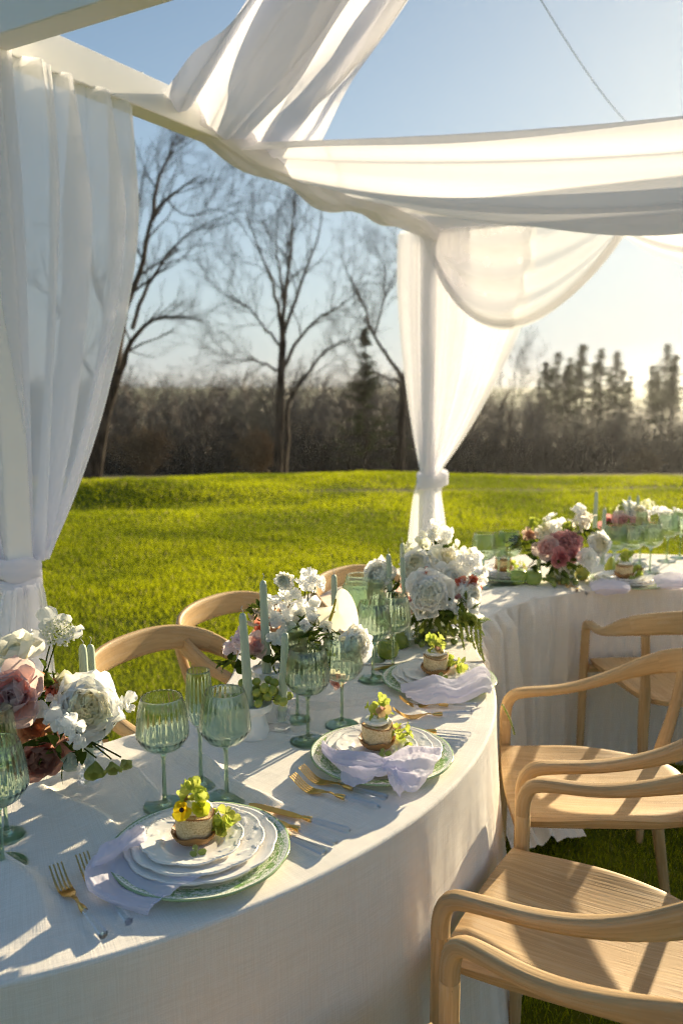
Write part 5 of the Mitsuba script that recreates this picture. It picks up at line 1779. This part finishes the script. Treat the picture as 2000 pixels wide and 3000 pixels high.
# C: the big white bouquet at the joint of the tables
bC = on(996, 1462, ZT)
YC = 2.62
tC = arrangement('big white bouquet in a ribbed white bowl where the two tables meet', bC, [
    ('hydrangea', (985, 1362, 2.50), (-.05, -.92, .30), lambda R: put(peony(R, .062, W1, W2, 80), (0, 0, -.036)), 'large round white bloom in front'),
    ('peony', (958, 1303, 2.60), (-.3, -.7, .6), lambda R: put(peony(R, .056, CREAM[0], W2, 80), (0, 0, -.03)), None),
    ('peony', (1022, 1285, 2.62), (.1, -.75, .6), lambda R: put(bloom(R, .075, 16, 12, 62, .5, .08, CREAM[0], W2, wide=.55, curl=14, nu=9, nv=8), (0, 0, -.04)), 'open creamy bloom at the top'),
    ('peony', (872, 1322, 2.62), (-.5, -.7, .5), lambda R: put(peony(R, .054, W1, W2, 80), (0, 0, -.03)), 'white bloom at the left behind the candles'),
    ('rose', (1035, 1325, 2.57), (.3, -.8, .4), lambda R: put(rose(R, .056, W1, W2, None, 22), (0, 0, -.03)), None),
    ('blossom', (1010, 1222, 2.66), (.1, -.6, .8), lambda R: cluster(R, .034, 9, .026, W2), 'white stock rising highest in the bouquet'),
    ('blossom', (987, 1215, 2.68), (-.2, -.6, .8), lambda R: cluster(R, .026, 6, .020, W1), None),
    ('blossom', (960, 1266, 2.68), (-.2, -.6, .8), lambda R: cluster(R, .040, 11, .022, (.80, .80, .66)), None),
    ('blossom', (1068, 1275, 2.66), (.4, -.6, .6), lambda R: cluster(R, .040, 11, .022, (.80, .78, .64)), None),
    ('blossom', (1080, 1302, 2.58), (.5, -.7, .4), lambda R: cluster(R, .040, 10, .027, W2), 'white sweet peas at the right side'),
    ('blossom', (1092, 1318, 2.60), (.6, -.6, .3), lambda R: cluster(R, .028, 7, .024, W2), None),
    ('peony', (1074, 1360, 2.53), (.5, -.8, .2), lambda R: put(peony(R, .048, W1, W2, 80), (0, 0, -.026)), None),
    ('blossom', (1068, 1400, 2.50), (.4, -.8, -.1), lambda R: cluster(R, .034, 9, .027, W2), None),
    ('bud', (1052, 1334, 2.52), (.2, -.8, .3), lambda R: put(rose(R, .024, CORAL[0], CORAL[1], None, 14), (0, 0, -.012)), 'coral bud'),
    ('bud', (1087, 1334, 2.53), (.5, -.7, .3), lambda R: put(rose(R, .026, CORAL[0], CORAL[1], None, 14), (0, 0, -.012)), 'coral bud'),
    ('bud', (1100, 1352, 2.56), (.7, -.6, .2), lambda R: put(rose(R, .022, CORAL[0], PINK[0], None, 14), (0, 0, -.012)), None),
    ('bud', (976, 1313, 2.53), (-.2, -.7, .5), lambda R: put(rose(R, .016, CORAL[0], CORAL[1], None, 12), (0, 0, -.01)), None),
    ('rose', (947, 1385, 2.53), (-.5, -.8, .1), lambda R: put(rose(R, .044, PINK[0], PINK[1], None, 18), (0, 0, -.022)), 'pale pink bloom low on the left'),
    ('rose', (934, 1345, 2.60), (-.5, -.7, .3), lambda R: put(rose(R, .034, PEACH[0], PINK[0], None, 16), (0, 0, -.018)), None),
    ('bud', (1048, 1372, 2.49), (.2, -.8, .1), lambda R: put(rose(R, .014, MAUVE[0], MAUVE[0], None, 12), (0, 0, -.01)), None),
], [((1000, 1400, 2.56), (.12, .07, .05), 80, .05, .022), ((1050, 1410, 2.50), (.05, .04, .05), 34, .05, .016), ((990, 1265, 2.66), (.05, .04, .05), 20, .05, .012), ((890, 1360, 2.60), (.05, .04, .03), 20, .04, .016)], 503, bowl_vase(.062, .085))

# trailing amaranth from the bouquet over the table edge
tg = thing('amaranth_garland', 'lime green trailing amaranth hanging over the table edge below the white bouquet', 'garland')
R = np.random.default_rng(77)
root = at(1045, 1425, 2.47)


def tassel(pts, r0, seed):
    R = np.random.default_rng(seed)
    P = spline(np.array(pts), 60)
    ms = [tinted(tube(P, .0025, 5)[:2], (.20, .23, .03))]
    for k in range(170):
        q = R.uniform(.05, 1)
        c = P[int(q * 59)]
        d = R.normal(0, 1, 3)
        d /= np.linalg.norm(d)
        rr = r0 * (1 - .55 * q)
        b = spheroid(1, 0)
        ms.append(tinted((b[0] * rr * R.uniform(.35, .7) + c + d * rr * .6, b[1]), np.array((.34, .37, .05)) * R.uniform(.7, 1.25)))
    return cat(ms)


for k, (x0, y0, x1, y1) in enumerate(((1062, 1428, 1082, 1476), (1072, 1425, 1092, 1492), (1082, 1428, 1103, 1506), (1094, 1432, 1112, 1520), (1056, 1440, 1066, 1492), (1088, 1426, 1098, 1478))):
    a, b = at(x0, y0, 2.46 - .004 * k), at(x1, y1, 2.44 - .004 * k)
    part(tg, 'tassel', shape(tassel([root + [0, 0, -.01], (root + a) / 2 + [0, 0, .02], a + [0, 0, .012], (a + b) / 2, b], .0085, 600 + k), 'solid_colour'))
part(tg, 'leaves', shape(foliage(R, at(1068, 1425, 2.46), (.05, .03, .03), 22, .04, .014, cols=[(.16, .20, .03), (.24, .28, .05), (.09, .13, .02)]), 'leaf'))
a, b = on(1142, 1618, ZT - .02), at(1168, 1688, 2.08)
tr = thing('trailing_tendril', 'thin green tendril hanging past the edge of the front table', 'tendril')
scene[tr] = shape(tassel([a + [.012, 0, .0], (a + b) / 2 + [.018, 0, 0], b + [.015, 0, 0]], .0035, 640), 'solid_colour')

# D, E: bouquets on the back table
bD = on(1290, 1335, ZB2)
arrangement('bouquet with mauve and dusty pink roses on the back table', bD, [
    ('rose', (1253, 1260, 3.35), (-.2, -.85, .4), lambda R: put(rose(R, .052, PINK[0], PINK[1], None, 24), (0, 0, -.026)), 'pale pink rose'),
    ('rose', (1292, 1248, 3.36), (-.1, -.85, .4), lambda R: put(rose(R, .050, MAUVE[0], (.66, .38, .38), None, 24), (0, 0, -.026)), 'mauve rose'),
    ('rose', (1314, 1243, 3.38), (.3, -.8, .4), lambda R: put(rose(R, .046, MAUVE[0], (.60, .36, .40), None, 24), (0, 0, -.026)), 'mauve rose'),
    ('rose', (1286, 1282, 3.30), (0, -.9, .2), lambda R: put(rose(R, .042, (.60, .20, .22), (.72, .34, .34), None, 22), (0, 0, -.022)), 'deep pink rose'),
    ('rose', (1312, 1274, 3.33), (.2, -.9, .2), lambda R: put(rose(R, .038, (.60, .24, .25), (.74, .42, .40), None, 22), (0, 0, -.022)), None),
    ('rose', (1217, 1230, 3.42), (-.4, -.7, .5), lambda R: put(rose(R, .034, PEACH[1], (.82, .62, .48), None, 18), (0, 0, -.018)), 'peach rose'),
    ('blossom', (1273, 1205, 3.45), (0, -.6, .8), lambda R: cluster(R, .040, 9, .026, W2), 'white sweet peas at the top'),
    ('blossom', (1325, 1182, 3.48), (.1, -.5, .8), lambda R: cluster(R, .036, 9, .028, W2), None),
    ('blossom', (1341, 1200, 3.45), (.2, -.6, .7), lambda R: cluster(R, .036, 8, .028, (.86, .80, .70)), None),
    ('rose', (1252, 1222, 3.42), (0, -.7, .7), lambda R: put(rose(R, .046, CREAM[0], W2, None, 20), (0, 0, -.024)), None),
    ('peony', (1374, 1250, 3.40), (.3, -.85, .3), lambda R: put(peony(R, .050, CREAM[0], W2, 80), (0, 0, -.028)), 'white peony on the right'),
    ('rose', (1345, 1280, 3.33), (.2, -.9, .2), lambda R: put(rose(R, .048, W1, W2, None, 20), (0, 0, -.024)), 'creamy white bloom low on the right'),
    ('viburnum', (1233, 1205, 3.45), (-.2, -.5, .8), lambda R: cluster(R, .034, 16, .013, (.42, .48, .08), 'f'), 'lime green snowball'),
    ('viburnum', (1310, 1220, 3.43), (.1, -.6, .7), lambda R: cluster(R, .038, 16, .013, (.42, .48, .08), 'f'), 'lime green snowball'),
], [((1290, 1290, 3.38), (.14, .08, .06), 70, .05, .022), ((1203, 1250, 3.42), (.04, .03, .05), 30, .045, .020), ((1330, 1215, 3.45), (.06, .04, .04), 20, .05, .016)], 504, bowl_vase(.06, .085))
bE = on(1440, 1250, ZB2)
arrangement('farthest bouquet at the right with pink and white blooms among the twin candles', bE, [
    ('rose', (1397, 1203, 4.15), (-.3, -.8, .4), lambda R: put(rose(R, .052, (.62, .22, .22), (.72, .36, .34), None, 20), (0, 0, -.026)), 'deep pink bloom'),
    ('rose', (1428, 1199, 4.12), (0, -.85, .4), lambda R: put(rose(R, .054, PINK[0], PINK[1], None, 22), (0, 0, -.026)), 'pale pink rose'),
    ('rose', (1452, 1205, 4.12), (.2, -.85, .4), lambda R: put(rose(R, .050, PINK[0], PINK[1], None, 22), (0, 0, -.026)), None),
    ('peony', (1462, 1180, 4.18), (.2, -.7, .6), lambda R: put(peony(R, .052, CREAM[0], W2, 80), (0, 0, -.026)), None),
    ('rose', (1478, 1202, 4.15), (.3, -.8, .3), lambda R: put(rose(R, .044, CORAL[0], CORAL[1], None, 18), (0, 0, -.022)), 'coral bloom'),
    ('viburnum', (1417, 1172, 4.2), (-.2, -.6, .7), lambda R: cluster(R, .050, 18, .015, (.44, .50, .08), 'f'), 'lime green snowball'),
    ('blossom', (1434, 1170, 4.2), (0, -.6, .7), lambda R: cluster(R, .04, 8, .026, W2), None),
    ('blossom', (1487, 1160, 4.25), (.1, -.5, .8), lambda R: cluster(R, .026, 8, .018, (.82, .82, .60)), 'small pale floret head standing tall'),
    ('blossom', (1515, 1190, 4.1), (.2, -.6, .6), lambda R: cluster(R, .060, 14, .032, W2), 'white sweet peas on the right'),
    ('blossom', (1545, 1198, 4.05), (.4, -.6, .5), lambda R: cluster(R, .050, 11, .030, W2), None),
    ('rose', (1470, 1232, 4.05), (.1, -.9, .1), lambda R: put(rose(R, .05, W1, W2, None, 18), (0, 0, -.026)), None),
], [((1445, 1225, 4.12), (.16, .08, .06), 60, .055, .022)], 505, bowl_vase(.06, .085))

# ================================================================ evening haze over the field
scene['haze_air'] = {'type': 'homogeneous', 'albedo': 0.95, 'sigma_t': 0.00045, 'phase': {'type': 'hg', 'g': 0.75}}
scene['haze'] = {'type': 'cube', 'to_world': T().translate([0, 8, -3.5]).scale([900, 1000, 16.5]), 'bsdf': {'type': 'null'}, 'interior': {'type': 'ref', 'id': 'haze_air'}}
scene['camera']['medium'] = {'type': 'ref', 'id': 'haze_air'}
labels['haze'] = {'label': 'thin evening haze over the field', 'kind': 'stuff'}
